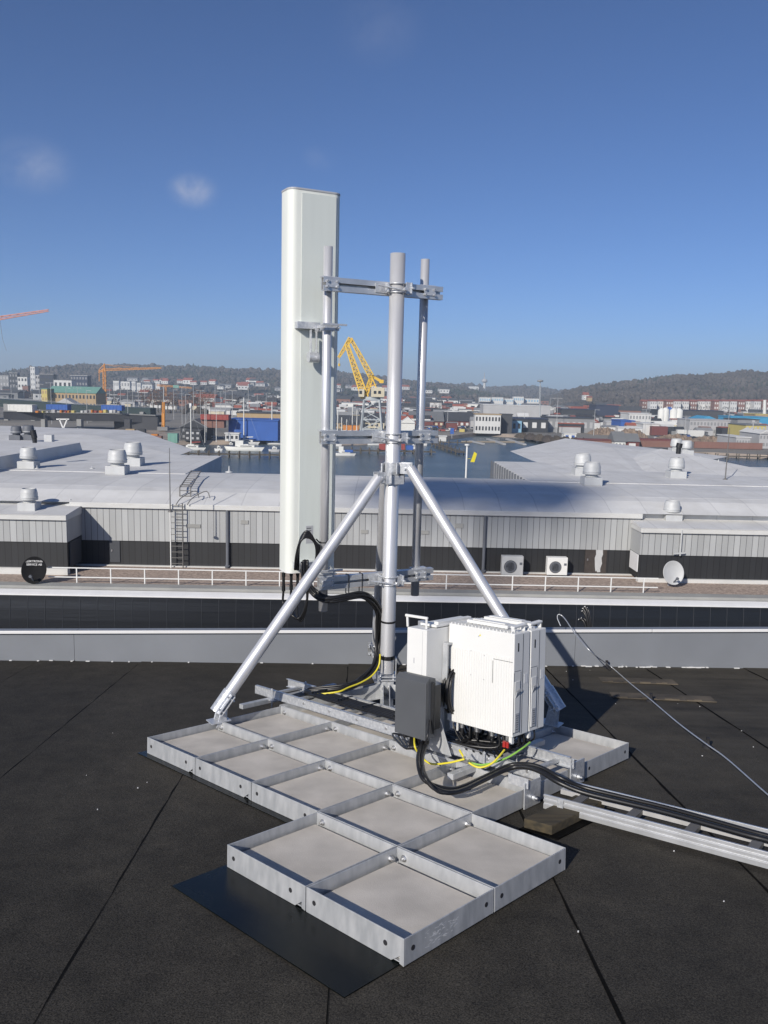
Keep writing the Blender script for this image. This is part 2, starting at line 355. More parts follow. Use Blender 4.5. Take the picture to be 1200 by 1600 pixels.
# caulk remains along the parapet foot
m = MB()
for k in range(46):
    bx = random.choice([random.uniform(1.9, 3.2), random.uniform(-3.4, 3.4)]); P = RP(bx, 7.05-random.random()*.03, -.097)
    m.box(P, (random.uniform(.008,.05), random.uniform(.006,.02), .006), (EX, EY, EZ))
setp(m.build('sealant_crumbs', M['pwhite']), kind='stuff', label='pale crumbs of old sealant along the foot of the parapet', cat='debris')
m = MB()
for k in range(45):
    P = RP(random.uniform(-3.3, 3.3), random.uniform(1.6, 6.9), -.098); s_ = random.uniform(.002, .0055); a = random.random()*6; ca, sa = math.cos(a), math.sin(a)
    m.box(P, (s_*1.5, s_, .003), (EX*ca+EY*sa, EY*ca-EX*sa, EZ))
setp(m.build('gravel_chips', M['pwhite']), kind='stuff', label='scattered white chips on the dark felt', cat='debris')
# rubber mats
def sheet(name, i0, i1, j0, j1, h0, h1, mt, lab, cat, grp=None):
    m = MB(); m.prism([T(i0,j0,0), T(i1,j0,0), T(i1,j1,0), T(i0,j1,0)], TN*h0, TN*h1); return setp(m.build(name, mt), lab, cat, grp)
sheet('rubber_mat', -2.03, -.05, -.49, 1.9, -.0980, -.0945, M['rubber'], 'black rubber mat under the front trays sticking out towards the camera', 'mat')
sheet('rubber_mat', -5.08, -2.1, .93, 2.9, -.0980, -.0945, M['rubber'], 'black rubber mat under the left row of trays', 'mat')

# ================================================================ antenna mast with its ballast frame
AX3 = (TU, TV, TN)
mast = thing('antenna_mast', 'aluminium tripod mast with galvanised ballast frame on the flat roof', 'mast', T(-3, 3, -.1))
cells = [(-2,0),(-1,0)] + [(a,1) for a in (-5,-4,-3,-2,-1)] + [(a,2) for a in (-5,-4,-3,-2)] + [(a,3) for a in (-5,-4,-3,-2)] + [(a,4) for a in (-4,-3,-2)]
cs = set(cells)
lab = {(-2,0):'concrete paver in the left front tray over the rubber mat', (-1,0):'concrete paver in the nearest corner tray', (-5,1):'concrete paver in the far left corner tray', (-4,1):'concrete paver in the second tray of the left outer row',
 (-3,1):'concrete paver in the third tray of the left outer row', (-2,1):'concrete paver in the tray behind the two front trays', (-1,1):'concrete paver in the right front corner tray', (-5,2):'concrete paver beside the left brace foot',
 (-4,2):'concrete paver between the left outer row and the cable ladder', (-3,2):'concrete paver in front of the grey junction box', (-2,2):'concrete paver under the hanging black cable loop', (-5,3):'concrete paver seen through the left end of the cable ladder',
 (-4,3):'concrete paver seen through the ladder rungs beside the black cables', (-3,3):'concrete paver under the cable ladder behind the junction box', (-2,3):'concrete paver under the white radio units', (-4,4):'concrete paver beside the main pole foot',
 (-3,4):'concrete paver in the shade behind the radio units', (-2,4):'concrete paver in the far right tray half in shade'}
slab0 = None
for (a, b) in cells:
    x0, x1 = a*.5+.003, (a+1)*.5-.003; y0, y1 = b*.5+.003, (b+1)*.5-.003; t = .005
    def Q(x, y, h): return TO + TU*x + TV*y + TN*h
    m = MB()
    # -v side plate with a notch near its lower right corner, +v plate alike
    for yy in (y0, y1-t):
        poly = [(x0,0),(x0,-.094),(x1-.058,-.094),(x1-.02,-.066),(x1-.02,-.09),(x1,-.094),(x1,0)]
        m.prism([Q(x, yy, h) for x, h in poly], TV*0, TV*t)
    for xx in (x0, x1-t): m.prism([Q(xx, y0+t, -.001), Q(xx, y1-t, -.001), Q(xx, y1-t, -.093), Q(xx, y0+t, -.093)], TU*0, TU*t)
    # support flanges and feet
    for yy in (y0+t, y1-t-.035): m.box(Q((x0+x1)/2, yy+.0175, -.088), (x1-x0-2*t-.001, .035, .004), AX3)
    # lip under which the rim is folded
    tr = m.build('ballast_tray', M['galv'], mast, bevel=.0014)
    # punched holes
    for xx in (x0+.045, x1-.085):
        if (a, b-1) not in cs: m = MB(); m.cyl(Q(xx, y0-.0008, -.045), Q(xx, y0+.001, -.045), .0095, 16); m.build('bolt_hole', M['dark'], tr)
    for yy in (y0+.045, y1-.045):
        if (a+1, b) not in cs: m = MB(); m.cyl(Q(x1-.001, yy, -.045), Q(x1+.0008, yy, -.045), .0095, 16); m.build('bolt_hole', M['dark'], tr)
    # bolts where trays are joined
    def boltat(P, d):
        m = MB(); m.cyl(P, P+d*.003, .015, 16); m.cyl(P+d*.003, P+d*.012, .0105, 6, sm=False); m.cyl(P+d*.012, P+d*.02, .006, 10); m.build('bolt', M['bolt'], tr)
    if (a, b+1) in cs: boltat(Q(x0+.045, y1-t, -.034), -TV)
    if (a-1, b) in cs: boltat(Q(x0+t, y1-.045, -.034), TU)
    # slab
    if slab0 is None:
        m = MB(); m.box(Q((x0+x1)/2, (y0+y1)/2, -.068), (.455, .44, .05), AX3); slab0 = m.build('concrete_slab', M['concrete'], bevel=.004)
        base = Vector(slab0.location); c0 = Q((x0+x1)/2, (y0+y1)/2, -.068); setp(slab0, lab[(a,b)], 'paver', 'concrete pavers in the ballast trays')
        first = True
    else:
        s2 = slab0.copy(); C.objects.link(s2); c1 = Q((x0+x1)/2, (y0+y1)/2, -.068)
        s2.location = base + (c1-c0) + TU*random.uniform(-.008,.008) + TV*random.uniform(-.012,.004) + TN*random.uniform(-.004,.003); s2['label'] = lab[(a,b)]
# zinc scuff on the right face of the nearest tray
m = MB(); xx = -.003+.0006
for k in range(46):
    y_ = .10+random.random()**1.2*.17; h_ = -.075+random.random()*.055; l_ = random.uniform(.006,.03); a_ = random.uniform(-.25,.35)
    P = TO+TU*xx+TV*y_+TN*(h_*.9-.004); d_ = (TV+TN*a_).normalized(); n_ = TN*random.uniform(.0008,.003); m.add([P, P+d_*l_, P+d_*l_*.9+n_, P+n_*1.2], [(0,1,2,3)])
setp(m.build('zinc_scuff', M['pwhite']), 'pale scratchy zinc scuff on the right face of the nearest tray', 'scuff mark', kind='stuff')
# object-coordinate textures repeat between copies: vary by object random
nt = M['concrete'].node_tree; oi = nt.nodes.new('ShaderNodeObjectInfo'); mpn = [n for n in nt.nodes if n.bl_idname == 'ShaderNodeMapping'][0]
ad = nt.nodes.new('ShaderNodeVectorMath'); ad.operation = 'ADD'; sc_ = nt.nodes.new('ShaderNodeVectorMath'); sc_.operation = 'SCALE'; sc_.inputs[0].default_value = (17, 31, 5)
nt.links.new(oi.outputs['Random'], sc_.inputs['Scale']); tcn = [n for n in nt.nodes if n.bl_idname == 'ShaderNodeTexCoord'][0]
nt.links.new(tcn.outputs['Object'], ad.inputs[0]); nt.links.new(sc_.outputs[0], ad.inputs[1]); nt.links.new(ad.outputs[0], mpn.inputs['Vector'])

# radial beams under the pole foot
PB = px(605, 1045, 5.68); PX, PY = PB.x, PB.y
def vz(x, y, Y=5.68): return px(x, y, Y).z
foot = Vector((PX, PY, vz(605, 1077)))
for tgt in (T(-5, 3, -.03), T(-3, 5, -.03), T(-6.2, 6.0, -.06), T(-3.9, 3.9, -.02)):
    m = MB(); a = foot+Vector((0,0,.0)); d = (tgt-a); L_ = d.length; d.normalize(); sd = d.cross(TN).normalized(); upv = sd.cross(d)
    for k in (-1, 1):
        m.prism([a+sd*(.022*k)+upv*.055, a+sd*(.022*k)-upv*.055, tgt+sd*(.022*k)-upv*.035, tgt+sd*(.022*k)+upv*.03], sd*0, sd*.006)
    m.box(a+d*(L_/2)-upv*.043, (L_-.05, .09, .005), (d, sd, upv))
    m.build('radial_beam', M['galv'], mast, bevel=.0015)
# main pole
zt, zb = vz(622, 396), vz(605, 1050); R0 = .0505
PXY = Vector((px(613, 720, 5.68).x, PY, 0)); PXY.x = (PXY.x + PX)/2
def PP(z): return Vector((PXY.x, PXY.y, z))
m = MB(); m.lathe(PP(0), [(R0-.006, zt-.03), (R0-.006, zt), (R0, zt-.001), (R0, zb)], 40); m.build('main_pole', M['alu'], mast)
m = MB(); m.cyl(PP(vz(605,972)), PP(vz(605,969)), R0+.0015, 40); m.build('strap', M['cable'], mast)
m = MB(); m.cyl(PP(vz(605,1029)), PP(vz(605,1023)), R0+.002, 40); m.box(PP(vz(605,1026))+Vector((.01,-R0-.004,0)), (.03,.008,.022)); m.build('strap', M['cable'], mast)
m = MB(); hz = vz(605,1054)
m.box(PP(hz), (.125,.125,.008), (EX, EY, EZ)); m.box(PP(hz-.024), (.125,.125,.008), (EX, EY, EZ))
m.box(PP(hz-.075)+EX*.045, (.006, .10, .10), (EX,EY,EZ)); m.box(PP(hz-.075)-EX*.045, (.006, .10, .10), (EX,EY,EZ)); m.box(PP(hz-.08)-EY*.045, (.084,.006,.085), (EX,EY,EZ))
m.box(PP(hz+.06)+EX*.062, (.006,.06,.13), (EX,EY,EZ))
for sx in (-.045,.045):
    for sy in (-.045,.045): m.cyl(PP(hz-.035)+EX*sx+EY*sy, PP(hz+.02)+EX*sx+EY*sy, .006, 8)
m.build('base_plate', M['galvb'], mast, bevel=.001)
for k in (-.022, .022):
    m = MB(); P = PP(hz-.085)-EY*.05+EX*k; m.cyl(P, P-EY*.004, .014, 14); m.cyl(P-EY*.004, P-EY*.014, .010, 6, sm=False); m.build('bolt', M['bolt'], mast)
# crossarm frame directions
RA = rad(27); E1 = Vector((math.cos(RA), math.sin(RA), 0)); E2 = Vector((-math.sin(RA), math.cos(RA), 0))
P0 = Vector((PXY.x, PXY.y, 0))
def RF(t, e, z): return P0 + E1*t + E2*e + Vector((0,0,z))
def onrf(x, y, e):                    # pixel on the vertical plane e2 = e
    d = ray(x, y); k = (P0+E2*e-CAM).dot(E2)/d.dot(E2); P = CAM+d*k; return (P-P0).dot(E1), P.z
RE = R0+.004                          # rails lie just behind the main pole
rails = []
for (yc, yl, yr, xl, xr) in ((452, 443, 458, 508, 693), (685, 684, 681, 503, 683), (905, 913, 895, 497, 678)):
    z = sum(onrf(x, y, RE)[1] for x, y in ((xl, yl), (612, yc), (xr, yr)))/3
    rails.append((onrf(xl, yl, RE)[0], onrf(xr, yr, RE)[0], z))
tl = sum(r[0] for r in rails)/3; tr_ = sum(r[1] for r in rails)/3
def cprof(d=.045, h=.088, t=.005, g=.009):
    H = h/2
    return [(0,H),(d,H),(d,-H),(0,-H),(0,-g),(t*2.2,-g),(t*2.2,-g-t),(t,-g-t),(t,-H+t),(d-t,-H+t),(d-t,H-t),(t,H-t),(t,g+t),(t*2.2,g+t),(t*2.2,g),(0,g)]
def ubolt(mb, c, ax, e, r, tail=.05, rr=.005):   # U-bolt round a pole at c, opening towards direction e
    pts = [c + e*(tail) - ax*r] + [c - ax*r*math.cos(k) - e*(r*math.sin(k)) for k in [i*math.pi/8 for i in range(9)]] + [c + e*tail + ax*r]
    mb.tube(pts, rr, 8, res=1)
LP_t = onrf(509, 640, RE+.045+.034)[0]; RP_t = onrf(657, 640, RE+.045+.034)[0]
pe = RE+.045+.032
for (a, b, z) in rails:
    m = MB(); m.prism([RF(0, RE+d, z+h) for d, h in cprof()], E1*tl, E1*tr_); m.build('crossarm', M['alup'], mast, bevel=.0008)
    # saddle clamp on the main pole
    m = MB()
    for zz in (.028, -.028): ubolt(m, RF(0, 0, z+zz), E1, E2, R0+.007, .12, .006)
    m.box(RF(R0+.028, -.03, z), (.008, .07, .075), (E1,E2,EZ)); m.box(RF(-R0-.028, -.01, z), (.008, .05, .06), (E1,E2,EZ))
    m.box(RF(R0+.012,-.055,z), (.05,.006,.075), (E1,E2,EZ)); m.box(RF(0, RE-.002+.052, z), (.17,.006,.07), (E1,E2,EZ))
    m.box(RF(-R0-.05, RE-.005, z), (.07,.005,.06), (E1,E2,EZ)); m.box(RF(R0+.05, RE-.005, z), (.05,.005,.06), (E1,E2,EZ))
    for sx in (-1, 1):
        for zz in (.028, -.028): m.cyl(RF(sx*(R0+.007), RE+.05, z+zz), RF(sx*(R0+.007), RE+.062, z+zz), .011, 6, sm=False)
    m.cyl(RF(R0+.03, -.05, z), RF(R0+.03, -.085, z), .008, 8); m.cyl(RF(-R0-.1, -.02, z+.01), RF(.03, -R0-.03, z-.02), .006, 8)
    m.cyl(RF(.02, -R0-.045, z-.01), RF(.02, -R0-.02, z-.01), .012, 6, sm=False)
    m.build('pole_clamp', M['galvb'], mast, bevel=.001)
    for tt in (LP_t, RP_t):
        m = MB()
        for zz in (.018,-.018): ubolt(m, RF(tt, pe, z+zz), E1, -E2, .034, .095, .005)
        m.box(RF(tt, RE-.004, z), (.09,.005,.045), (E1,E2,EZ)); m.box(RF(tt, RE+.044+.002, z+.047), (.12,.05,.006), (E1,E2,EZ))
        for sx in (-1, 1):
            for zz in (.018,-.018): m.cyl(RF(tt+sx*.034, RE-.007, z+zz), RF(tt+sx*.034, RE-.018, z+zz), .009, 6, sm=False)
        m.build('pole_clamp', M['galvb'], mast, bevel=.001)
def rz_at(x, y, t, e):                # height where the pixel row crosses the vertical line (t,e)
    P = RF(t, e, 0); return px(x, y, P.y).z
for tt, xt, yt, xb, yb in ((LP_t, 512, 385, 505, 954), (RP_t, 664, 405, 648, 930)):
    z1, z0 = rz_at(xt, yt, tt, pe), rz_at(xb, yb, tt, pe); r = .0305
    m = MB(); m.lathe(RF(tt, pe, 0), [(r-.004, z1-.03), (r-.004, z1), (r, z1-.001), (r, z0), (r-.004, z0), (r-.004, z0+.03)], 32); m.build('side_pole', M['alu'], mast)
# braces
def brace(topP, botP, ext, capside):
    d = (botP-topP).normalized()
    m = MB(); m.cyl(topP, botP+d*ext, .038, 32); br = m.build('brace', M['alu'], mast)
    m = MB(); c = botP - d*.02                       # split foot clamp with two bolted ears
    m.cyl(c-d*.08, c+d*.07, .044, 28); sd = d.cross(EZ).normalized(); fr = sd.cross(d).normalized()
    for k in (-1, 1): m.box(c - sd*.05*capside + fr*.012*k, (.14, .035, .006), (d, sd, fr))
    for q in (-.045, .045): m.cyl(c - sd*.055*capside + d*q - fr*.03, c - sd*.055*capside + d*q + fr*.03, .007, 8)
    m.build('foot_clamp', M['galvb'], br, bevel=.001)
    return d
zc = vz(608, 744)
def topj(az, z, r=.115): return PP(z) + Vector((math.sin(az)*r, math.cos(az)*r, 0))
# left brace
fL = T(-4.98, 1.99, 0); fR = T(-2.06, 4.98, 0); fB = T(-6.25, 6.15, 0)
topL = px(592, 746, PY-.06); botL = px(345, 1102, T(-5, 2, .07).y)
topR = px(641, 732, PY-.04); botR = px(868, 1098, fR.y-.02)
dL = brace(topL, botL, .05, 1); dR = brace(topR, botR, .03, -1)
topB = PP(zc-.02)+Vector((-.045,.12,0)); botB = fB+TN*.06 + Vector((-.03,0,0)); brace(topB, botB, .03, 1)
for fp, bp in ((fL, botL), (fR, botR), (fB, botB)):   # hinge lugs bolted on the frame
    m = MB(); ax = (PP(0)-fp); ax.z = 0; ax.normalize(); sd = Vector((-ax.y, ax.x, 0))
    g = bp - EZ*.02
    for k in (-.03, .03): m.prism([fp-ax*.03+sd*k-TN*.03, fp+ax*.04+sd*k-TN*.03, g+ax*.03+sd*k, g+sd*k+EZ*.008, g-ax*.02+sd*k-EZ*.02], sd*-.003, sd*.003)
    m.box(fp+TN*.004, (.13,.09,.006), (ax, sd, TN)); m.cyl(g-sd*.045, g+sd*.045, .009, 8)
    m.build('brace_lug', M['galvb'], mast, bevel=.001)
# brace heads: clamp plates on the main pole
for tp, z in ((topL, vz(600, 745)), (topR, vz(620, 739)), (topB, zc)):
    m = MB(); d = (tp-PP(tp.z)); d.z = 0; d.normalize(); sd = Vector((-d.y, d.x, 0)); z = tp.z
    for k in (-1, 1): m.box(PP(z)+d*(R0+.035)+sd*(.026*k), (.10,.006,.075), (d, sd, EZ)); m.box(PP(z)+d*(R0+.003)+sd*(.05*k), (.006,.05,.075), (d, sd, EZ))
    m.cyl(PP(z-.0375), PP(z+.0375), R0+.004, 36, cap=False)
    m.cyl(PP(z)+d*(R0+.05)-sd*.045, PP(z)+d*(R0+.05)+sd*.045, .008, 8); m.cyl(PP(z+.012)-d*(R0+.006)-sd*.05, PP(z+.012)-d*(R0+.006)+sd*.05, .006, 8)
    m.box(PP(z)-d*(R0+.006), (.01,.13,.06), (d, sd, EZ))
    m.build('brace_head', M['galvb'], mast, bevel=.001)

# ================================================================ panel antenna
AE = pe+.03+.15                       # plane of the antenna's back face
W_, D_, RR = .375, .20, .055
def rrect(w, d, r, n=6):
    out = []
    for cx, cy, a0 in ((w/2-r, d/2-r, 0), (-w/2+r, d/2-r, 90), (-w/2+r, -d/2+r, 180), (w/2-r, -d/2+r, 270)):
        for k in range(n+1): a = rad(a0+90*k/n); out.append((cx+r*math.cos(a), cy+r*math.sin(a)))
    return out
tc_ = onrf(495, 600, AE)[0]           # centre of the back face
ta, ze = onrf(463, 896, AE); _, z1 = onrf(463, 292, AE)
t_near = onrf(459, 600, AE)[0]; tc_ = t_near + W_/2 - .038
print('antenna t', t_near, 'z', ze, z1, 'poles', LP_t, RP_t, 'rails', rails)
ant = thing('panel_antenna', 'tall white panel antenna clamped to the left side pole', 'antenna', RF(tc_, AE+D_/2, ze))
def rr3(z, sh=0): return [RF(tc_+x, AE+D_/2+y, z) for x, y in rrect(W_-sh, D_-sh, RR-sh/2)]
m = MB(); lo, hi = rr3(ze+.012), rr3(z1-.014); n = len(lo)
m.add(lo+hi, [(k, (k+1) % n, n+(k+1) % n, n+k) for k in range(n)], 0, True); m.build('radome', M['radome'], ant)
m = MB(); m.prism(rr3(0, -.006), EZ*(z1-.014), EZ*z1); m.build('top_cap', M['whited'], ant, bevel=.003)
m = MB(); m.prism(rr3(0, -.004), EZ*ze, EZ*(ze+.012)); m.build('bottom_cap', M['white'], ant, bevel=.003)
m = MB(); m.box(RF(tc_+.02, AE-.0015, (ze+z1)/2), (W_-.13, .003, z1-ze-.06), (E1,E2,EZ)); m.build('back_spine', M['radback'], ant)
lt_, lz = onrf(483, 835, AE)
m = MB(); m.box(RF(lt_, AE-.004, lz), (.052,.002,.125), (E1,E2,EZ)); m.build('type_label', M['whited'], ant)
m = MB()
for k in range(5): m.box(RF(lt_-.004+.004*(k % 2), AE-.0055, lz+.045-k*.018), (.034-.006*(k % 3),.001,.006), (E1,E2,EZ))
m.build('label_print', M['grey'], ant)
conn = []
for k, xx in enumerate((440, 452, 462)):
    t_ = onrf(xx, 900, AE+.06+.02*(k % 2))[0]; P = RF(t_+.015, AE+.06+.02*(k % 2), ze); conn.append(P)
    m = MB(); m.cyl(P, P-EZ*.03, .013, 12); m.cyl(P-EZ*.03, P-EZ*.10, .0105, 12); m.cyl(P-EZ*.10, P-EZ*.135, .013, 12); m.build('connector', M['cable'], ant)
# mounting brackets of the antenna (one high, one low)
for yb, hi_ in ((512, True), (893, False)):
    _, zb_ = onrf(500, yb, pe); P = RF(LP_t, pe, zb_)
    br = MB()
    br.box(RF(LP_t-.08, AE-.03, zb_+.02), (.16,.06,.045), (E1,E2,EZ)); br.box(RF(LP_t-.01, (pe+AE)/2, zb_), (.05, AE-pe-.04, .04), (E1,E2,EZ))
    br.box(RF(LP_t, pe-.045, zb_), (.13,.016,.035), (E1,E2,EZ)); br.box(RF(LP_t, pe+.045, zb_), (.13,.016,.035), (E1,E2,EZ))
    for sx in (-1, 1):
        br.cyl(RF(LP_t+sx*.05, pe-.10, zb_), RF(LP_t+sx*.05, AE-.02, zb_), .006, 8); br.cyl(RF(LP_t+sx*.05, pe-.066, zb_), RF(LP_t+sx*.05, pe-.054, zb_), .011, 6, sm=False)
    br.box(RF(LP_t+.02, pe-.085, zb_+.02), (.17,.012,.012), (E1,E2,EZ))
    if hi_:
        for q in (-.02, .02): br.box(RF(LP_t-.055+q, AE-.08, zb_-.10), (.006,.03,.18), (E1,E2,EZ))
        br.cyl(RF(LP_t-.09, AE-.08, zb_-.19), RF(LP_t-.02, AE-.08, zb_-.19), .035, 20)
    br.build('mounting_bracket', M['galvb'], ant, bevel=.001)

# ================================================================ cable ladder on the trays
lad = thing('cable_ladder', 'galvanised cable ladder laid across the trays under the radio stand', 'cable ladder', T(-3.3, 3.4, 0))
jA, jB = 3.08, 3.68; iL, iR = -5.68, -.98
for j in (jA, jB):
    m = MB(); a, b = T(iL, j, .012), T(iR, j, .012); H = .058; tt = .003; sgn = 1 if j == jA else -1
    m.prism([a, a+TV*tt*sgn, a+TV*tt*sgn+TN*H, a+TN*H][::1], TU*0, b-a)
    for hh in (0, H-tt): m.prism([a+TN*hh, a+TN*(hh+tt), a+TN*(hh+tt)+TV*.02*sgn, a+TN*hh+TV*.02*sgn], TU*0, b-a)
    sr = m.build('side_rail', M['galvb'], lad)
    for k in range(9):
        i = iL+.55+k*.5
        m = MB(); P = T(i, j, .045)-TV*(.001*sgn); m.cyl(P, P-TV*.004*sgn, .008, 12); m.build('rivet', M['bolt'], sr)
for k in range(10):
    i = iL+.3+k*.47; m = MB(); m.box(T(i, (jA+jB)/2, .032), (.028, .29, .014), AX3); m.build('rung', M['galv'], lad)
for i in (-5.35, -1.75):              # support channels below and hook clamps
    m = MB(); m.box(T(i, 3.45, -.004), (.04, .85, .03), AX3); m.build('support_channel', M['galv'], lad, bevel=.002)
    for j in (jA, jB):
        m = MB(); P = T(i+.1, j, .03); m.cyl(P-TV*.02-TN*.07, P-TV*.02+TN*.06, .004, 8); m.box(P-TN*.02-TV*.02, (.05,.03,.006), AX3); m.cyl(P+TN*.045-TV*.02, P+TN*.054-TV*.02, .009, 6, sm=False); m.build('hook_clamp', M['galvb'], lad)
# end brackets bolted on the tray edge
for (i, j) in ((-1.0, 2.95), (-1.0, 3.8)):
    m = MB(); m.box(T(i+.02, j, -.03), (.006, .14, .13), AX3); m.box(T(i-.08, j-.1, .03), (.12,.006,.05), AX3)
    m.cyl(T(i+.03, j, -.05), T(i+.06, j, -.05), .012, 6, sm=False); m.cyl(T(i+.03, j, -.05), T(i+.085, j, -.05), .006, 8); m.build('end_bracket', M['galvb'], lad, bevel=.001)

# ================================================================ radio equipment
def F3(P): return P
def box_uvn(mb, i, j, h, su, sv, sn, mi=0): return mb.box(T(i, j, h), (su, sv, sn), AX3, mi)
st = thing('equipment_stand', 'galvanised steel stand carrying the radio units above the cable ladder', 'stand', T(-2.3, 3.3, .07))
m = MB(); c = T(-2.42, 3.28, 0)
m.box(c+TN*.40, (.055,.05,.62), AX3); m.build('post', M['galv'], st, bevel=.002)
for j in (2.98, 3.7):
    m = MB(); m.prism([T(-2.62, j, .02), T(-2.05, j, .02), T(-2.30, j, .30), T(-2.44, j, .30)], TV*0, TV*.005); m.box(T(-2.33, j, .16)-TV*.004, (.012,.004,.14), AX3, 0); m.build('gusset', M['galv'], st, bevel=.001)
m = MB(); m.box(T(-2.33, 3.35, .012), (.34, .06, .02), AX3); m.box(T(-2.33, 3.02, .0), (.2,.05,.008), AX3); m.build('foot_channel', M['galvb'], st, bevel=.002)
for h in (.36, .60):
    m = MB(); m.box(T(-2.42, 3.52, h), (.041, .34, .041), AX3); m.build('arm', M['alup'], st, bevel=.002)
    m = MB(); m.box(T(-2.35, 3.62, h+.043), (.75, .041, .041), AX3); m.build('arm', M['alup'], st, bevel=.002)


def radio_unit(lab, corner, U, V, w=.445, d=.143, H=.55, face='front'):
    """corner = lower corner between the broad and the narrow door face; U points along the broad face away from it, V along the narrow face away"""
    r = thing('radio_unit', lab, 'radio unit', corner, 'white remote radio units')
    def q(a, b, h): return corner + U*a + V*b + TN*h
    ax = (U, V, TN)
    m = MB(); m.box(q(w/2, d/2, H/2), (w, d, H), ax); m.build('housing', M['white'], r, bevel=.004)
    # cooling ribs on the broad face
    m = MB()
    for k in range(26): m.box(q(.016+k*(w-.03)/25, -.001, H*.385), (.009, .002, H*.76), ax)
    for k in range(18): m.box(q(.025+k*(w-.04)/17, d*.25, H+.004), (.006, d*.42, .009), ax)
    m.build('cooling_ribs', M['white'], r)
    # joint lines and service door on the narrow face (a = 0 side)
    m = MB()
    m.box(q(-.0006, d*.56, H/2), (.0012, .002, H*.97), ax)
    m.box(q(-.0006, d*.26, H*.865), (.0014, .009, .045), ax)
    for h in (.006, .335): m.box(q(-.0006, d*.24, h+.015), (.0012, .062, .0012), ax)
    for b in (d*.24-.031, d*.24+.031): m.box(q(-.0006, b, .188-.01), (.0012, .0012, .33), ax)
    m.box(q(w*.155, -.0048, .40), (w*.28, .0012, .0015), ax); m.box(q(w*.30, -.0048, .33), (.0015, .0012, .12), ax)
    m.build('joint_lines', M['dark'], r)
    m = MB(); m.box(q(-.001, d*.24, .16), (.003, .046, .27), ax); dr = m.build('service_door', M['white'], r, bevel=.001)
    m = MB(); m.box(q(-.003, d*.24, .075), (.002, .036, .10), ax); m.build('door_label', M['whited'], dr)
    m = MB()
    for k in range(7): m.box(q(-.0045, d*.24, .112-k*.012), (.001, .026-.005*(k % 3), .003), ax)
    m.build('label_print', M['grey'], dr)
    m = MB(); m.prism([q(-.001, d*.24-.018, .20), q(-.001, d*.24+.018, .215), q(-.012, d*.24+.018, .245), q(-.012, d*.24-.018, .235)], TN*0, TN*.012); m.build('door_latch', M['whited'], dr)
    # carrying handles on top
    for b0 in (.02,):
        m = MB(); m.bar(q(.03, .02, H+.028), q(.03, d-.01, H+.034), .026, .012); m.bar(q(.03, .028, H), q(.03, .028, H+.028), .02, .014); m.bar(q(.03, d-.022, H), q(.03, d-.022, H+.03), .02, .014); m.build('handle', M['white'], r, bevel=.003)
    m = MB(); m.box(q(w*.5, d*.62, H+.018), (w*.62, d*.5, .018), ax); m.box(q(w*.5, d*.62, H+.030), (w*.5, d*.3, .006), ax); m.build('sun_shield', M['white'], r, bevel=.003)
    # screws on the broad face
    m = MB()
    for a, h in ((.26,.92),(.31,.76),(.22,.74),(.31,.52),(.22,.50)): m.cyl(q(w*a*2.2-.02, -.0005, H*h), q(w*a*2.2-.02, -.002, H*h), .004, 8)
    m.build('screws', M['whited'], r)
    m = MB(); m.prism([q(w*.52, -.0005, H*.925), q(w*.52-.012, -.0005, H*.925), q(w*.52-.006, -.0005, H*.925+.011)], -V*0, -V*.0012); m.build('warning_label', M['yellow'], r)
    m = MB(); m.box(q(-.0008, d*.78, .30), (.001, .030, .05), ax); m.build('rating_plate', M['pwhite'], r)
    # connectors below
    m = MB()
    m.box(q(.02, .02, -.02), (.02,.02,.04), ax); m.box(q(w-.02, .02, -.02), (.02,.01,.05), ax); m.box(q(w-.06, .02, -.025), (.008,.01,.05), ax); m.build('connector_guard', M['white'], r)
    for k in range(7):
        m = MB(); P = q(.06+k*.052, .045+.05*(k % 2), 0); m.cyl(P, P-TN*.035, .013, 12); m.cyl(P-TN*.035, P-TN*.07, .010, 12, mi=1); m.build('connector', [M['bolt'], M['cable']], r)
    return r
c1 = px(800.5, 1153, 4.15)
U1, V1 = -TU, TV
radio_unit('nearest white ribbed radio unit facing the camera', c1, U1, V1)
radio_unit('white radio unit right behind the nearest ribbed one', c1+TV*.155, U1, V1)
# third unit, turned ninety degrees, behind the junction box
d_ = ray(667, 985); P3 = CAM + d_*((TO+TN*.70-CAM).dot(TN)/d_.dot(TN)); 
print('unit3', (P3-TO).dot(TU)/S, (P3-TO).dot(TV)/S)
r3 = thing('radio_unit', 'white radio unit with raised handle behind the dark junction box', 'radio unit', P3-TN*.55, 'white remote radio units')
c3 = P3-TN*.55
def q3(a, b, h): return c3 - TU*a + TV*b + TN*h
m = MB(); m.box(q3(.0725, .225, .355), (.145,.45,.39), AX3); m.build('housing', M['white'], r3, bevel=.004)
m = MB(); m.box(q3(.09, -.0006, .37), (.006,.0012,.03), AX3); m.box(q3(.03, -.0006, .36), (.0012,.0012,.36), AX3); m.build('joint_lines', M['whited'], r3)
m = MB(); m.box(q3(-.004, .24, .33), (.008,.2,.22), AX3, 0); m.box(q3(-.02,.33,.28), (.035,.012,.36), AX3); m.box(q3(-.02,.14,.28), (.035,.012,.36), AX3); m.box(q3(-.02,.24,.46), (.035,.2,.012), AX3); m.build('rear_bracket', M['galv'], r3, bevel=.001)
m = MB(); m.bar(q3(.02,.03,.61), q3(.16,.0,.615), .014, .014); m.bar(q3(.03,.03,.55), q3(.03,.03,.61), .012); m.bar(q3(.15,.01,.55), q3(.15,.005,.61), .012); m.build('handle', M['white'], r3, bevel=.003)
m = MB(); m.box(q3(.06,.26,.562), (.12,.36,.014), AX3); m.box(q3(.02,.25,.575), (.03,.30,.02), AX3); m.build('sun_shield', M['white'], r3, bevel=.003)
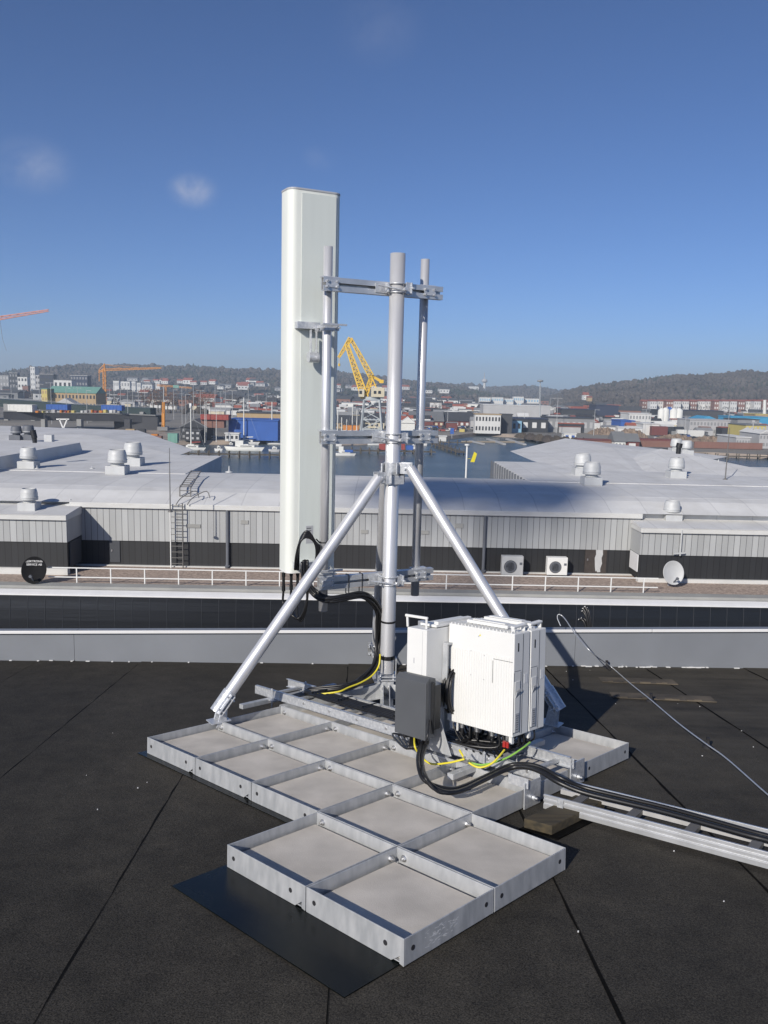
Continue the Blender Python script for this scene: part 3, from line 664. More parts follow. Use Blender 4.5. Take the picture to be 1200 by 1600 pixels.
# junction box
cj = px(664, 1158, 4.22)
jb = thing('junction_box', 'dark grey junction box on the stand left of the radio units', 'junction box', cj)
wv = TU; 
Wj = .225
def qj(a, b, h): return cj - TU*a + TV*b + TN*h
m = MB(); m.box(qj(Wj/2, .055, .165), (Wj, .05, .325), AX3); m.build('box_body', M['grey'], jb, bevel=.003)
m = MB(); m.prism([qj(0,0,0), qj(0,.03,-.005), qj(0,.03,.335), qj(0,0,.31)], TU*0, -TU*Wj); m.build('lid', M['grey'], jb, bevel=.003)
m = MB(); m.box(qj(-.004,.055,.17), (.012,.022,.28), AX3); m.box(qj(-.008,.085,.17), (.01,.05,.24), AX3); m.build('hinge_strip', M['black'], jb, bevel=.002)
for a, h in ((.03,.15),(.19,.15)):
    m = MB(); m.cyl(qj(a,.05,0), qj(a,.05,-.03), .014, 12); m.build('cable_gland', M['cable'], jb)
m = MB(); m.box(T(-2.42,3.16,.33), (.10,.006,.17), AX3); m.build('beige_plate', M['ledge'], st, bevel=.001)
# ================================================================ cables near
def cable(name, pts, r, mt, lab_, cat_='cable', grp=None, n=10):
    m = MB(); m.tube(pts, r, n); return setp(m.build(name, mt), lab_, cat_, grp)
def multi(name, strands, r, mt, lab_, cat_='cable', ties=None):
    t = thing(name, lab_, cat_, strands[0][0])
    for s_ in strands: m = MB(); m.tube(s_, r, 8); m.build('strand', mt, t)
    if ties:
        for P, d, R in ties:
            m = MB(); m.cyl(Vector(P)-Vector(d)*.003, Vector(P)+Vector(d)*.003, R, 14); m.build('cable_tie', M['black'], t)
    return t
def off(pts, k, n, spread):
    a = 2*math.pi*k/n; return [Vector(p)+Vector((math.cos(a)*spread, math.sin(a*1.7)*spread*.8, math.sin(a)*spread)) + Vector((random.uniform(-.004,.004),)*3) for p in pts]
LPt = RF(LP_t, pe, 0); AY = RF(tc_, AE, 0).y
# loops from the antenna connectors to the pole foot
def aq(x, y, e=None): t_, z_ = onrf(x, y, (AE-.06) if e is None else e); return RF(t_, (AE-.06) if e is None else e, z_)
strands = []
e_a = AE+.07
c0s = [P-EZ*.13 for P in conn]
run = [aq(476,880,.12), aq(478,905,.10), aq(492,928,.06), aq(512,937,-.01), aq(535,934,-.03), aq(562,930,-.03), aq(580,938,-.01), aq(592,957,.02), PP(vz(596,975))+Vector((-.065,.02,0)), PP(vz(594,1010))+Vector((-.065,.03,0)), px(586,1040,5.63), px(565,1062,5.55), px(540,1075,5.42), T(-4.95,3.42,.06)]
runE = [T(-4.6,3.40,.075), T(-4,3.42,.07), T(-3.3,3.43,.07), T(-2.7,3.42,.06), T(-2.2,3.4,.05)]
for k in range(9):
    if k < 3: head = [c0s[k], c0s[k]-EZ*.10, aq(455+k*6, 960+k*4, .22), aq(468+k*3, 965, .18), aq(480, 935, .14)]
    else:
        a = k-3; head = [aq(461+a, 890, .2), aq(463+a, 868-4*a, .14), aq(470+a*2, 845-3*a, .10), aq(484+a*2, 839+2*a, .10), aq(494+a, 855, .10), aq(492, 880, .12), aq(478, 888+a, .13)]
    sp = [Vector(p) for p in head]; mid = off(run, k, 9, .019); tail = [p + TV*(-.055+.013*k) + TN*(.006*(k % 2)) for p in runE]
    strands.append(sp + mid + tail)
ties = []
for (x, y) in ((537, 930), (566, 928)): pass
multi('feeder_cable_bundle', strands, .0085, M['cable'], 'bundle of black feeder cables from the antenna down the main pole to the ladder', ties=None)
# cable ties on the lower crossarm
zl = rails[2][2]
for t_, l_ in ((onrf(545, 905, RE)[0], 'black cable tie round the lower crossarm near the antenna'), (onrf(566, 905, RE)[0], 'black cable tie round the lower crossarm near the main pole')):
    m = MB(); m.box(RF(t_, RE-.002, zl-.02), (.006,.003,.14), (E1,E2,EZ)); m.box(RF(t_, RE+.022, zl+.048), (.006,.052,.003), (E1,E2,EZ)); m.box(RF(t_, RE+.047, zl-.02), (.006,.003,.14), (E1,E2,EZ)); m.box(RF(t_, RE+.022, zl-.089), (.006,.052,.003), (E1,E2,EZ)); setp(m.build('cable_tie', M['black']), l_, 'cable tie')
m = MB(); z_ = rz_at(508, 847, LP_t, pe); m.cyl(RF(LP_t,pe,z_-.004), RF(LP_t,pe,z_+.004), .032, 24); m.cyl(RF(LP_t-.04,pe-.02,z_), RF(LP_t-.07,pe-.03,z_+.03), .005, 6); setp(m.build('pole_strap', M['black']), 'thin black strap round the left side pole above the cable loop', 'strap')
cable('earth_wire', [px(594,1022,5.60), px(592,1040,5.58), px(582,1055,5.52), px(565,1066,5.44), px(545,1074,5.36), px(528,1081,5.3), T(-4.7,3.33,.075)], .006, M['yellow'], 'yellow earth wire beside the black cables at the foot of the main pole', 'wire')
for k, i in enumerate((-4.7,-4.2,-3.75,-3.2,-2.8)):
    m = MB(); m.box(T(i, 3.41, .094), (.008,.14,.006), AX3); m.box(T(i, 3.41-.12, .094), (.007,.012,.014), AX3)
    setp(m.build('ladder_tie', M['black']), 'black tie holding the feeder cables on the ladder, number %s from its left end' % ('one','two','three','four','five')[k], 'cable tie', 'ties over the feeder cables')
# coil of spare cable behind the radio units
m = MB()
for k in range(9):
    R_ = .112+.005*(k % 4); cc = q3(-.03, .20, .19) + TU*(.007*(k-4)); pts = []
    for q in range(17):
        a = 2*math.pi*q/16; pts.append(cc + TV*(R_*.62*math.cos(a)) + TN*(R_*math.sin(a)) + TU*(.004*math.sin(a*2+k)))
    m.tube(pts, .0068, 8, res=2)
setp(m.build('cable_coil', M['cable']), 'coil of spare black cable hung behind the nearest radio unit', 'cable coil')
# big black power cables: junction box -> loop -> along the roof tray
gl = qj(.03,.05,-.03)
hp = roofpt
cv1 = [hp(845,1206,.07), hp(872,1222,.05), hp(911,1238,.02), hp(976,1254,.012), hp(1046,1271,.012), hp(1161,1303,.012), hp(1200,1313,.012), hp(1290,1338,.012)]
pw = [gl, hp(659,1185,.11), hp(663,1210,.085), hp(676,1229,.055), hp(697,1238,.032), hp(722,1235,.022), hp(758,1218,.03), hp(795,1201,.055), hp(820,1198,.075)]
cable('power_cable', pw+cv1, .0125, M['cable'], 'thick black power cable looping from the junction box to the roof tray')
pw2 = [hp(697,1232,.032), hp(722,1229,.022), hp(758,1213,.03), hp(795,1196,.06), hp(825,1194,.085), hp(850,1201,.08), hp(877,1216,.06), hp(915,1231,.02), hp(980,1247,.012), hp(1050,1264,.012), hp(1163,1296,.012), hp(1200,1306,.012), hp(1290,1330,.012)]
cable('power_cable', [qj(.06,.05,-.03), hp(653,1185,.12), hp(662,1218,.07)]+pw2, .0105, M['cable'], 'thinner black cable running beside the thick power cable')
cable('data_cable', [px(672,1125,4.25), px(668,1150,4.18), px(662,1180,4.15), hp(661,1205,.12), hp(672,1226,.08), hp(692,1240,.035), hp(735,1233,.02)], .0055, M['cable'], 'thin black cable hanging in front of the stand beside the junction box')
# earth wires
cable('earth_wire', [qj(.12,.05,0), px(648,1165,4.2), px(655,1178,4.2), px(672,1193,4.12), px(700,1192,4.05), px(726,1186,4.02)], .0052, M['yellow'], 'yellow earth wire from under the junction box to the clamp', 'wire')
cable('earth_wire', [px(718,1172,4.1), px(724,1182,4.06), px(733,1192,4.03), px(748,1199,4.0), px(765,1195,4.0), px(778,1184,4.02), px(788,1172,4.08)], .0055, M['yellow'], 'yellow earth wire sagging below the nearest radio unit', 'wire')
cable('earth_wire', [px(733,1191,4.05), px(755,1195,4.04), px(790,1185,4.07), px(815,1170,4.12), px(828,1160,4.18)], .0052, M['green'], 'yellow green earth wire below the two radio units', 'wire')
m = MB(); P = px(788,1167,4.1); m.cyl(P, P+TN*.03, .010, 10); m.cyl(P+TU*.02, P+TU*.02+TN*.03, .008, 10); setp(m.build('lug_boots', M['red']), 'red lug boots on the earth wires under the nearest radio unit', 'cable boot')
m = MB(); P = px(728,1188,4.04); m.box(P, (.04,.02,.02), AX3); m.cyl(P-TU*.01, P+TN*.02-TU*.01, .006, 8); setp(m.build('earth_clamp', M['bolt']), 'small metal clamp joining the yellow earth wires', 'clamp')
# tangle of jumper cables under the radios
jt = thing('jumper_cables', 'tangle of black jumper cables under the white radio units', 'cable', c1-TN*.1)
for k in range(22):
    a0 = .04+random.random()*.38; b0 = .03+random.random()*.24; P = c1 - TU*a0 + TV*b0 - TN*.04
    Q_ = T(-2.5+random.random()*1.0, 3.1+random.random()*.6, .05+random.random()*.02); mid = (P+Q_)/2 + TU*random.uniform(-.09,.09) + TV*random.uniform(-.05,.07) - TN*.03
    m = MB(); m.tube([P+TN*.03, P-TN*.05, mid, Q_], .0055+.003*(k % 2), 8); m.build('strand', M['cable'], jt)
for k in range(5):
    a0 = .42; P = c1 - TU*a0 + TV*(.02+.03*k) - TN*.0
    m = MB(); m.tube([P-TN*.01, P-TN*.07+TU*.03, P-TN*.12+TU*(.08+.01*k), T(-1.9+.1*k, 3.05, .07)], .005, 8); m.build('strand', M['cable'], jt)
for k in range(4):
    P = c1 + TV*(.08+.05*k)- TN*.0-TU*.02
    m = MB(); m.tube([P, P-TN*.06, P-TN*.10-TU*.08, P-TN*.12-TU*.2-TV*.03], .005, 8); m.build('strand', M['cable'], jt)
for k in range(6):
    m = MB(); P = T(-2.95+.08*k, 3.0+.02*k, .04); m.tube([qj(.15-.015*k,.06,0), px(636+3*k,1170,4.25), P, P+TU*.15+TN*.02, T(-2.2,3.2,.06)], .006, 8); m.build('strand', M['cable'], jt)

# ================================================================ cable tray running right over the roof
ct = thing('cable_tray', 'long aluminium cable tray running right across the felt', 'cable tray', roofpt(1000, 1290))
A = roofpt(849, 1252, -.04); B_ = roofpt(1200, 1345, -.04); dF = (B_-A).normalized(); B2 = A + dF*3.2
A2 = roofpt(872, 1228, -.02); bk = roofpt(1200, 1310, -.02); dK = (bk-A2).normalized(); wd = (TN.cross(dF)).normalized()
gap = .26
m = MB()
prof = [(0,-.035),(0,-.012),(.006,-.009),(.006,-.003),(0,0),(0,.012),(.006,.015),(.006,.021),(0,.024),(0,.035),(.012,.035),(.012,-.035)]
m.prism([A + wd*(d*1) + TN*h for d, h in prof], dF*0, dF*3.2)
m.build('side_rail', M['alup'], ct, bevel=.0008)
A3 = A + wd*gap
m = MB(); m.prism([A3 + wd*(-d) + TN*h for d, h in prof], dF*.0, dF*3.2); m.build('side_rail', M['alup'], ct, bevel=.0008)
m = MB(); m.prism([A3 + wd*(-d-.03) + TN*(h*.4-.01) for d, h in ((0,-.03),(0,.03),(.03,.03),(.03,-.03))], dF*0, dF*3.2); m.build('inner_profile', M['alu'], ct)
for k in range(11):
    P = A + dF*(.13+.27*k) + wd*gap/2 - TN*.01; m = MB()
    m.box(P, (.045, gap-.03, .022), (dF, wd, TN)); m.build('rung', M['steel'], ct)
m = MB(); P = A + dF*.09; m.box(P - wd*.004 - TN*.01, (.03,.004,.085), (dF, wd, TN)); m.box(P-wd*.02-TN*.052, (.03,.035,.004), (dF,wd,TN)); m.build('fixing_clip', M['galvb'], ct)
a = roofpt(818, 1296); b = roofpt(862, 1308); c_ = roofpt(945, 1266); ww = (b-a).normalized(); vv = (c_-b).normalized()
m = MB(); m.prism([a, b, c_, a+(c_-b)], TN*.008, TN*.052)
setp(m.build('wood_block', M['wood'], bevel=.004), 'weathered wooden block under the aluminium cable tray', 'wood block')
m = MB(); m.prism([a-ww*.01-vv*.02, b+ww*.04-vv*.02, b+ww*.04+vv*.48, a-ww*.01+vv*.48], TN*.0005, TN*.007); setp(m.build('felt_pad', M['bitumen']), 'dark felt pad lying under the wooden block', 'pad')
# lightning wire across roof at right
lw = [px(876,978,7.0)+Vector((0,0,0)), px(871,966,7.02), px(873,960,7.02), px(882,966,6.98), px(900,992,6.7), px(925,1020,6.45), roofpt(955,1042,-.06), roofpt(985,1068,-.05), roofpt(1015,1092,-.05), roofpt(1060,1130,-.05), roofpt(1100,1160,-.04), roofpt(1135,1185,-.06), roofpt(1200,1242,-.05), roofpt(1270,1300,-.05)]
cable('lightning_wire', lw, .0042, M['alup'], 'thin aluminium lightning wire coming over the parapet across the felt', 'wire')
for k, (x, y, l_) in enumerate(((948,1043,'small wire holder near the parapet foot'), (1017,1096,'middle wire holder beside the felt strips'), (1106,1168,'nearest wire holder on the open felt at right'))):
    P = roofpt(x, y); m = MB(); m.lathe(P, [(.035,0),(.035,.006),(.012,.016),(.009,.05)], 14); m.box(P+TN*.055, (.02,.02,.014)); setp(m.build('wire_holder', M['dark']), l_, 'wire holder', 'lightning wire holders')
# cut cable ends standing behind the parapet
cb = thing('cable_stub_bundle', 'bundle of cut black cables with white ends just behind the parapet', 'cable bundle', px(920, 985, 7.6))
for k in range(9):
    x, y = [(911,951),(914,948),(917,950),(910,955),(914,957),(916,954),(905,968),(909,966),(913,967)][k]
    P = px(x, y, 7.7); Q_ = px(925+(k % 3)*2, 984, 7.62); m = MB(); m.tube([P, P*.6+Q_*.4+Vector((0,0,.01)), Q_-Vector((0,0,.15))], .011, 8); s_ = m.build('strand', M['cable'], cb)
    m = MB(); dd = (P-Q_).normalized(); m.cyl(P+dd*.0005, P+dd*.006, .009, 10); m.build('white_core', M['pwhite'], s_)

# ================================================================ neighbouring building (building frame, deck z = DZ)
DZ = -7.63
BX3 = (EX, EY, EZ)
def bbox(mb, x0, x1, y0, y1, z0, z1, mi=0): return mb.box(BP((x0+x1)/2, (y0+y1)/2, (z0+z1)/2), (x1-x0, y1-y0, z1-z0), BX3, mi)
nb = thing('warehouse', 'long low warehouse with white roof and black and grey boarded walls', 'building', BP(0, 50, -19.5))
YW = 42.0
xl, _ = bq(122, 850, YW); xr, _ = bq(990, 850, YW)
zwt = bq(500, 800, YW)[1]; zpb = bq(500, 851, YW)[1]; zbb = bq(500, 889, YW)[1]
print('wall', xl, xr, zwt, zpb, zbb)
def wallseg(x0, x1, y, zt, zp, zb, deep=6):
    m = MB(); bbox(m, x0, x1, y+.05, y+deep, zp, zt); m.build('upper_boarding', M['lboard'], nb)
    m = MB(); bbox(m, x0+.02, x1-.02, y+.12, y+deep-.05, zb, zp); m.build('lower_boarding', M['dboard'], nb)
    m = MB(); bbox(m, x0-.05, x1+.05, y-.1, y+deep-.1, zt, zt+.26); m.build('roof_trim', M['wtrim'], nb, bevel=.02)
    m = MB(); bbox(m, x0-.02, x1+.02, y-.05, y+.3, DZ-.02, zb+.02); m.build('plinth', M['wtrim'], nb)
wallseg(xl-.3, xr+.3, YW, zwt, zpb, zbb)
# left projecting block
YL = 39.8; xl2, _ = bq(104, 850, YL); zlt = bq(50, 812, YL)[1]; zlp = bq(50, 847, YL)[1]; zlb = bq(50, 888, YL)[1]
wallseg(-26, xl2, YL, zlt, zlp, zlb, 2.3)
YR = 40.5; xr2, _ = bq(1001, 850, YR); zrt = bq(1100, 834, YR)[1]; zrp = bq(1100, 869, YR)[1]; zrb = bq(1100, 906, YR)[1]
wallseg(xr2, 30, YR, zrt, zrp, zrb, 1.6)
# main roof: barrel-like front slope, then nearly flat
zr0 = zwt+.26
ridge = bz(600, 745, -3.62)[1]; print('ridge by', ridge)
prof = [(YW-.08, zr0), (YW+.6, zr0+.18), (YW+1.5, zr0+.45), (YW+2.3, zr0+.56), (YW+5, zr0+.68), (ridge, -3.62), (ridge+1.2, -3.72), (ridge+3, -4.6), (ridge+3, -19.6), (YW+.4, -19.6), (YW+.4, DZ), (YW+.4, zr0-.02)]
m = MB(); m.prism([BP(0, y, z) for y, z in prof], EX*-30, EX*32); rf = m.build('main_roof', M['wroof'], nb)
# roofs of the projecting blocks (slightly tilted slabs)
for x0, x1, y0, zt in ((-26.1, xl2+.05, YL-.12, zlt+.262), (xr2-.05, 30.1, YR-.12, zrt+.262)):
    m = MB(); m.prism([BP(0, y0, zt), BP(0, YW+1.2, zt+.22), BP(0, YW+2.35, zr0+.57), BP(0, YW+2.5, zt-.1), BP(0, y0, zt-.02)], EX*x0, EX*x1); m.build('block_roof', M['wroof'], nb)
# flat wings behind, left and right
zf = -3.62
xa = bz(302, 735, zf)[0]; far_ = bz(300, 712, zf)[1]; print('left wing', xa, far_)
m = MB(); m.prism([BP(-60, ridge-1, zf+.004), BP(xa, ridge-1, zf+.004), BP(xa, far_, zf+.004), BP(-60, far_, zf+.004)], EZ*-16, EZ*.03); m.build('left_wing', M['wroof'], nb)
xb = bz(806, 740, zf)[0]; farR = bz(797, 722, zf)[1]; print('right wing', xb, farR)
m = MB(); m.prism([BP(xb, ridge-1, zf+.004), BP(60, ridge-1, zf+.004), BP(60, farR, zf+.004), BP(xb, farR, zf+.004)], EZ*-16, EZ*.03); m.build('right_wing', M['wroof'], nb)
m = MB()
for k in range(14): bbox(m, xb-.12, xb-.0, ridge+.6+k*1.0, ridge+.75+k*1.0, zf-2.2, zf-.02)
m.build('wall_ribs', M['ventd'], nb)
# raised rooflights / hips
def raised(pts, zbase, name='raised_roof'):
    """pts: outline (x px, y px, z); closed fan over a base"""
    P = [pz(x, y, z) for x, y, z in pts]; c = sum(P, Vector())/len(P); c.z = max(p.z for p in P)
    m = MB(); n = len(P); base = [Vector((p.x, p.y, zbase)) for p in P]; m.add(P+base, [tuple(range(n))]+[(k, n+k, n+(k+1) % n, (k+1) % n) for k in range(n)]); return m
# left raised block (long, its right side in shade)
yA = bz(0, 712, -3.0)[1]; xA = bz(2, 711, -3.0)[0]; yB = bz(130, 690, -3.0)[1]; xB = bz(130, 690, -3.0)[0]; print('raised', xA, yA, xB, yB)
n0, n1, n2, n3 = BP(-21.7, 45, -2.84), BP(-21.0, 63, -2.84), BP(-21.55, 44.6, zf), BP(-20.85, 63.2, zf)
m = MB(); m.add([BP(-60, 45, -2.6), n0, n1, BP(-60, 63, -2.6), BP(-60, 44.6, zf), n2, n3, BP(-60, 63.2, zf)],
    [(0,1,2,3), (4,5,1,0), (5,6,2,1), (6,7,3,2), (7,4,0,3)]); m.build('raised_roof', M['wroof'], nb)
# far left hip, apex near (150,680)
ap = pz(150, 680, -2.95); e1 = pz(278, 712, zf); dirh = (e1-ap)
m = MB(); R1 = [Vector((ap.x-26, ap.y+1, zf)), Vector((ap.x-26, 61, zf)), Vector((e1.x, e1.y, zf)), Vector((e1.x+.3, e1.y+8, zf)), Vector((ap.x, ap.y+16, zf))]
m.add([ap, Vector((ap.x-30, ap.y+2, -3.0)), Vector((ap.x-30, 62, zf)), e1-EX*9-EY*1, e1, e1+EY*6, ap+EY*14-EZ*.3, Vector((ap.x-30, ap.y+16, -3.1))],
    [(0,1,2,3), (0,3,4), (0,4,5), (0,5,6), (0,6,7,1)]); m.build('hip_roof', M['wroof'], nb)
m = MB(); P = pz(77, 689, -3.05); m.box(P+EZ*.2, (.6,.6,.6), BX3); m.build('roof_hatch', M['vent'], nb)
# right hips
B0 = pz(832, 720, zf); B1 = pz(955, 699, -2.75); B2_ = pz(1040, 716, zf); B3 = pz(975, 738, zf)
m = MB(); m.add([B0, B1, B3+EX*1, B3-EX*4, B1+EY*16-EZ*.2, B0+EY*10, B1+EX*12+EY*4-EZ*.85], [(0,1,3), (1,2,3), (0,5,4,1), (1,4,6), (1,6,2)]); m.build('hip_roof', M['wroof'], nb)
H0 = pz(970, 723, zf+.1); H1 = pz(1033, 701, -2.5); H2 = pz(1196, 735, zf+.3); H3 = pz(1010, 738, zf); H4 = pz(1300, 752, zf)
m = MB(); m.add([H0, H1, H2, H3, H4, H1+EY*9-EZ*.9, H2+EY*14-EZ*.3, H0+EY*3-EZ*.1], [(0,1,3), (1,2,3), (3,2,4), (1,5,6,2), (0,7,5,1), (2,6,4)]); m.build('hip_roof', M['wroof'], nb)
# doors, vents in the wall
for (x0, y0, x1, y1, Y_, mt) in ((170, 842, 187, 879, YW, 'door'), (916, 853, 947, 897, YW, 'doorb')):
    a, zt_ = bq(x0, y0, Y_); b, zb_ = bq(x1, y1, Y_); m = MB(); bbox(m, a, b, Y_+.07, Y_+.13, zb_, zt_); d_o = m.build('door', M[mt], nb)
    m = MB(); bbox(m, a+.1, a+.16, Y_+.03, Y_+.07, (zb_+zt_)/2-.05, (zb_+zt_)/2+.05); m.build('door_handle', M['bolt'], d_o)
    if mt == 'doorb':
        m = MB(); P = BP(a+(b-a)*.62, Y_+.066, (zb_+zt_)/2); poly = [(-.16,.55),(-.05,.62),(.1,.6),(.2,.62),(.22,.3),(.16,.1),(.2,-.2),(.12,-.5),(.14,-.68),(-.02,-.7),(-.08,-.6),(-.12,-.66),(-.16,-.4),(-.2,.1),(-.14,.3)]
        m.prism([P+EX*x+EZ*(z*.95) for x, z in poly], EY*0, EY*-.003); m.build('pale_patch', M['vent'], d_o)
m = MB(); bbox(m, xl2+.004, xl2+.05, YL+.35, YL+1.9, DZ+.35, zlp-.05); m.build('side_door', M['door'], nb)
m = MB(); bbox(m, xr2-.05, xr2-.004, YR+.15, YR+1.35, DZ+.55, zrp-.02); m.build('white_side_door', M['pwhite'], nb)
for (x0, x1, y0, y1) in ((291, 313, 819, 825), (376, 388, 813, 819), (564, 575, 828, 834), (658, 670, 829, 835), (711, 724, 818, 825)):
    a, zt_ = bq(x0, y0, YW); b, zb_ = bq(x1, y1, YW); m = MB(); bbox(m, a, b, YW+.01, YW+.06, zb_, zt_)
    g = m.build('wall_grille', M['ledge'], nb)
for x in (355, 757):
    a, _ = bq(x, 850, YW-.1); m = MB(); m.cyl(BP(a, YW-.02, DZ+.05), BP(a, YW-.02, zwt), .085, 12); m.cyl(BP(a, YW-.02, DZ+.0), BP(a, YW-.1, DZ+.2), .12, 12); m.build('downpipe', M['ventd'], nb)
# gravel deck, ledge, mansard
m = MB(); bbox(m, -60, 60, 37.6, 43, DZ-12, DZ); m.build('deck_slab', M['ledge'], nb)
M['gravel'] = mat('red_gravel', (.46,.365,.30), .95, col2=(.24,.19,.16), vscale=9, bump=.6, bscale=12, detail=8)
m = MB(); bbox(m, -60, 60, 38.05, 42.5, DZ+.001, DZ+.06); setp(m.build('gravel_strip', M['gravel']), kind='stuff', label='reddish gravel strip along the warehouse wall', cat='gravel')
m = MB(); bbox(m, -60, 60, 37.3, 38.0, DZ-.02, DZ+.12); m.build('deck_ledge', M['ledge'], nb, bevel=.02)
def corr(name, col, rough):
    m, nt, B = nodes(name); L = nt.links; N = nt.nodes; tc = N.new('ShaderNodeTexCoord')
    mp = N.new('ShaderNodeMapping'); mp.inputs['Scale'].default_value = (.12, 1, 3.2); L.new(tc.outputs['Object'], mp.inputs['Vector'])
    n = N.new('ShaderNodeTexNoise'); n.inputs['Scale'].default_value = 3.0; n.inputs['Detail'].default_value = 5; L.new(mp.outputs[0], n.inputs['Vector'])
    b = N.new('ShaderNodeBump'); b.inputs['Strength'].default_value = .3; b.inputs['Distance'].default_value = .02; L.new(n.outputs['Fac'], b.inputs['Height']); L.new(b.outputs[0], B.inputs['Normal'])
    B.inputs['Base Color'].default_value = (*col, 1); B.inputs['Roughness'].default_value = rough; return m
M['mans'] = corr('black_glossy_sheet', (.012,.0135,.017), .3)
m = MB(); za = DZ-.12
pm = [(37.3, za+.1), (36.9, za-.12), (36.55, za-.5)]
pk = [(36.86, za-.05), (36.84, za-.3), (36.79, za-.7), (36.75, za-1.2), (36.74, za-1.6), (36.73, -19.6), (37.9, -19.6), (37.5, za-.05)]
m.prism([BP(0, y, z) for y, z in pk], EX*-60, EX*60); m.build('black_mansard', M['mans'], nb)
m = MB(); m.prism([BP(0, y, z) for y, z in [(37.62, za+.09), (37.25, za+.085), (37.0, za+.02), (36.83, za-.04), (36.83, za-.1), (37.62, za-.1)]], EX*-60, EX*60); m.build('white_flashing', M['pwhite'], nb, bevel=.01)
m = MB()
for k in range(-50, 51):
    x = k*.78; pts = [BP(x, y-.012, z+.012) for y, z in [(36.87, za-.12), (36.84, za-.3), (36.79, za-.7), (36.75, za-1.2), (36.74, za-1.7)]]
    m.tube(pts, .009, 5, res=1)
m.build('sheet_seams', M['door'], nb)
# railing
rl = thing('roof_railing', 'white two rail handrail along the gravel deck of the warehouse', 'railing', BP(0, 38.1, DZ))
x0, _ = bq(75, 890, 38.1); x1, _ = bq(1029, 900, 38.1); xs = []
step = (bq(225, 900, 38.1)[0]-bq(172, 900, 38.1)[0]); xp = bq(120, 900, 38.1)[0]
zt_ = bq(300, 890.5, 38.1)[1]; zm_ = bq(300, 905, 38.1)[1]
for zz in (zt_, zm_): m = MB(); m.bar(BP(x0, 38.1, zz), BP(x1, 38.1, zz), .045, .045); m.build('handrail', M['rail'], rl)
k = 0
while xp <= x1+.1:
    m = MB(); m.bar(BP(min(xp, x1), 38.1, DZ+.05), BP(min(xp, x1), 38.1, zt_), .05, .05); m.build('rail_post', M['rail'], rl); xp += step; k += 1
# wall ladder
ld = thing('wall_ladder', 'steel ladder up the warehouse wall bending over onto its white roof', 'ladder', BP(bq(278, 880, YW-.2)[0], YW-.2, DZ))
xa_, xb_ = bq(267, 850, YW-.2)[0], bq(286, 850, YW-.2)[0]
for xx in (xa_, xb_):
    m = MB(); m.tube([BP(xx, YW-.25, DZ+.06), BP(xx, YW-.25, zr0+.1)], .03, 8, res=1); m.build('stile', M['steel'] if xx == xb_ else M['rail'], ld)
for k in range(12):
    zz = DZ+.3+k*.3
    if zz < zr0: m = MB(); m.bar(BP(xa_, YW-.25, zz), BP(xb_, YW-.25, zz), .03, .03); m.build('rung', M['steel'], ld)
zq = bq(290, 762, YW+.9)[1]
lx0, lx1 = bq(281, 775, YW+.9)[0], bq(298, 775, YW+.9)[0]
tx0, ty0 = bz(299, 734, -3.2); tx1 = tx0+(lx1-lx0)
for xx, tx in ((lx0, tx0), (lx1, tx1)):
    m = MB(); m.bar(BP(xx, YW+.9, zr0+.1), BP(xx, YW+.9, zq), .05, .05); m.bar(BP(xx, YW+.9, zq), BP(tx, ty0, -3.25), .05, .05); m.build('stile', M['steel'], ld)
    m = MB(); m.tube([BP(xx+.05, YW-.25, zr0), BP(xx+.2, YW-.1, zr0+.25), BP(xx+.45, YW+.3, zr0+.45), BP(xx+.9, YW+.5, zr0+.62), BP(xx+1.1, YW+.3, zr0+.3)], .025, 8, res=3); m.build('grab_rail', M['steel'], ld)
for k in range(3): m = MB(); zz = zr0+.3+k*.28; m.bar(BP(lx0, YW+.9, zz), BP(lx1, YW+.9, zz), .035, .035); m.build('rung', M['steel'], ld)
for k in range(9): f_ = (k+.5)/9; a = BP(lx0, YW+.9, zq).lerp(BP(tx0, ty0, -3.25), f_); b = BP(lx1, YW+.9, zq).lerp(BP(tx1, ty0, -3.25), f_); m = MB(); m.bar(a, b, .035, .035); m.build('rung', M['steel'], ld)
# air-conditioning units
def acu(x0, x1, y0, y1, lab_, mt):
    by = 41.2; a, zt_ = bq(x0, y0, by); b, zb_ = bq(x1, y1, by); o = thing('air_conditioner', lab_, 'air conditioner', BP((a+b)/2, by, DZ+.06), 'air conditioners on the gravel deck'); w_ = b-a; h_ = zt_-zb_
    m = MB(); bbox(m, a, b, by, by+.4, zb_, zt_); m.build('casing', mt, o, bevel=.02)
    cx, cz_ = a+w_*.40, zb_+h_*.45; m = MB(); m.cyl(BP(cx, by-.01, cz_), BP(cx, by-.004, cz_), h_*.34, 24); f_ = m.build('fan_opening', M['dark'], o)
    m = MB()
    for k in range(4): m.lathe(BP(cx, by-.02, cz_), [(h_*.08*(k+1)-.008, 0), (h_*.08*(k+1), 0), (h_*.08*(k+1), .008), (h_*.08*(k+1)-.008, .008)], 20, ax=(EX, EZ, -EY))
    m.build('fan_guard', M['ventd'], f_)
    m = MB(); bbox(m, a+w_*.82, a+w_*.95, by-.008, by-.002, zb_+h_*.55, zb_+h_*.68); m.build('badge', M['ventd'], o)
    for xx in (a+.12, b-.18): m = MB(); bbox(m, xx, xx+.07, by-.02, by+.42, DZ+.06, zb_); m.build('foot', M['black'], o)
acu(785, 817, 869, 899, 'larger grey air conditioner left of the white one on the deck', M['vent'])
acu(856, 886, 871, 899, 'bright white air conditioner between the grey one and the brown door', M['white'])
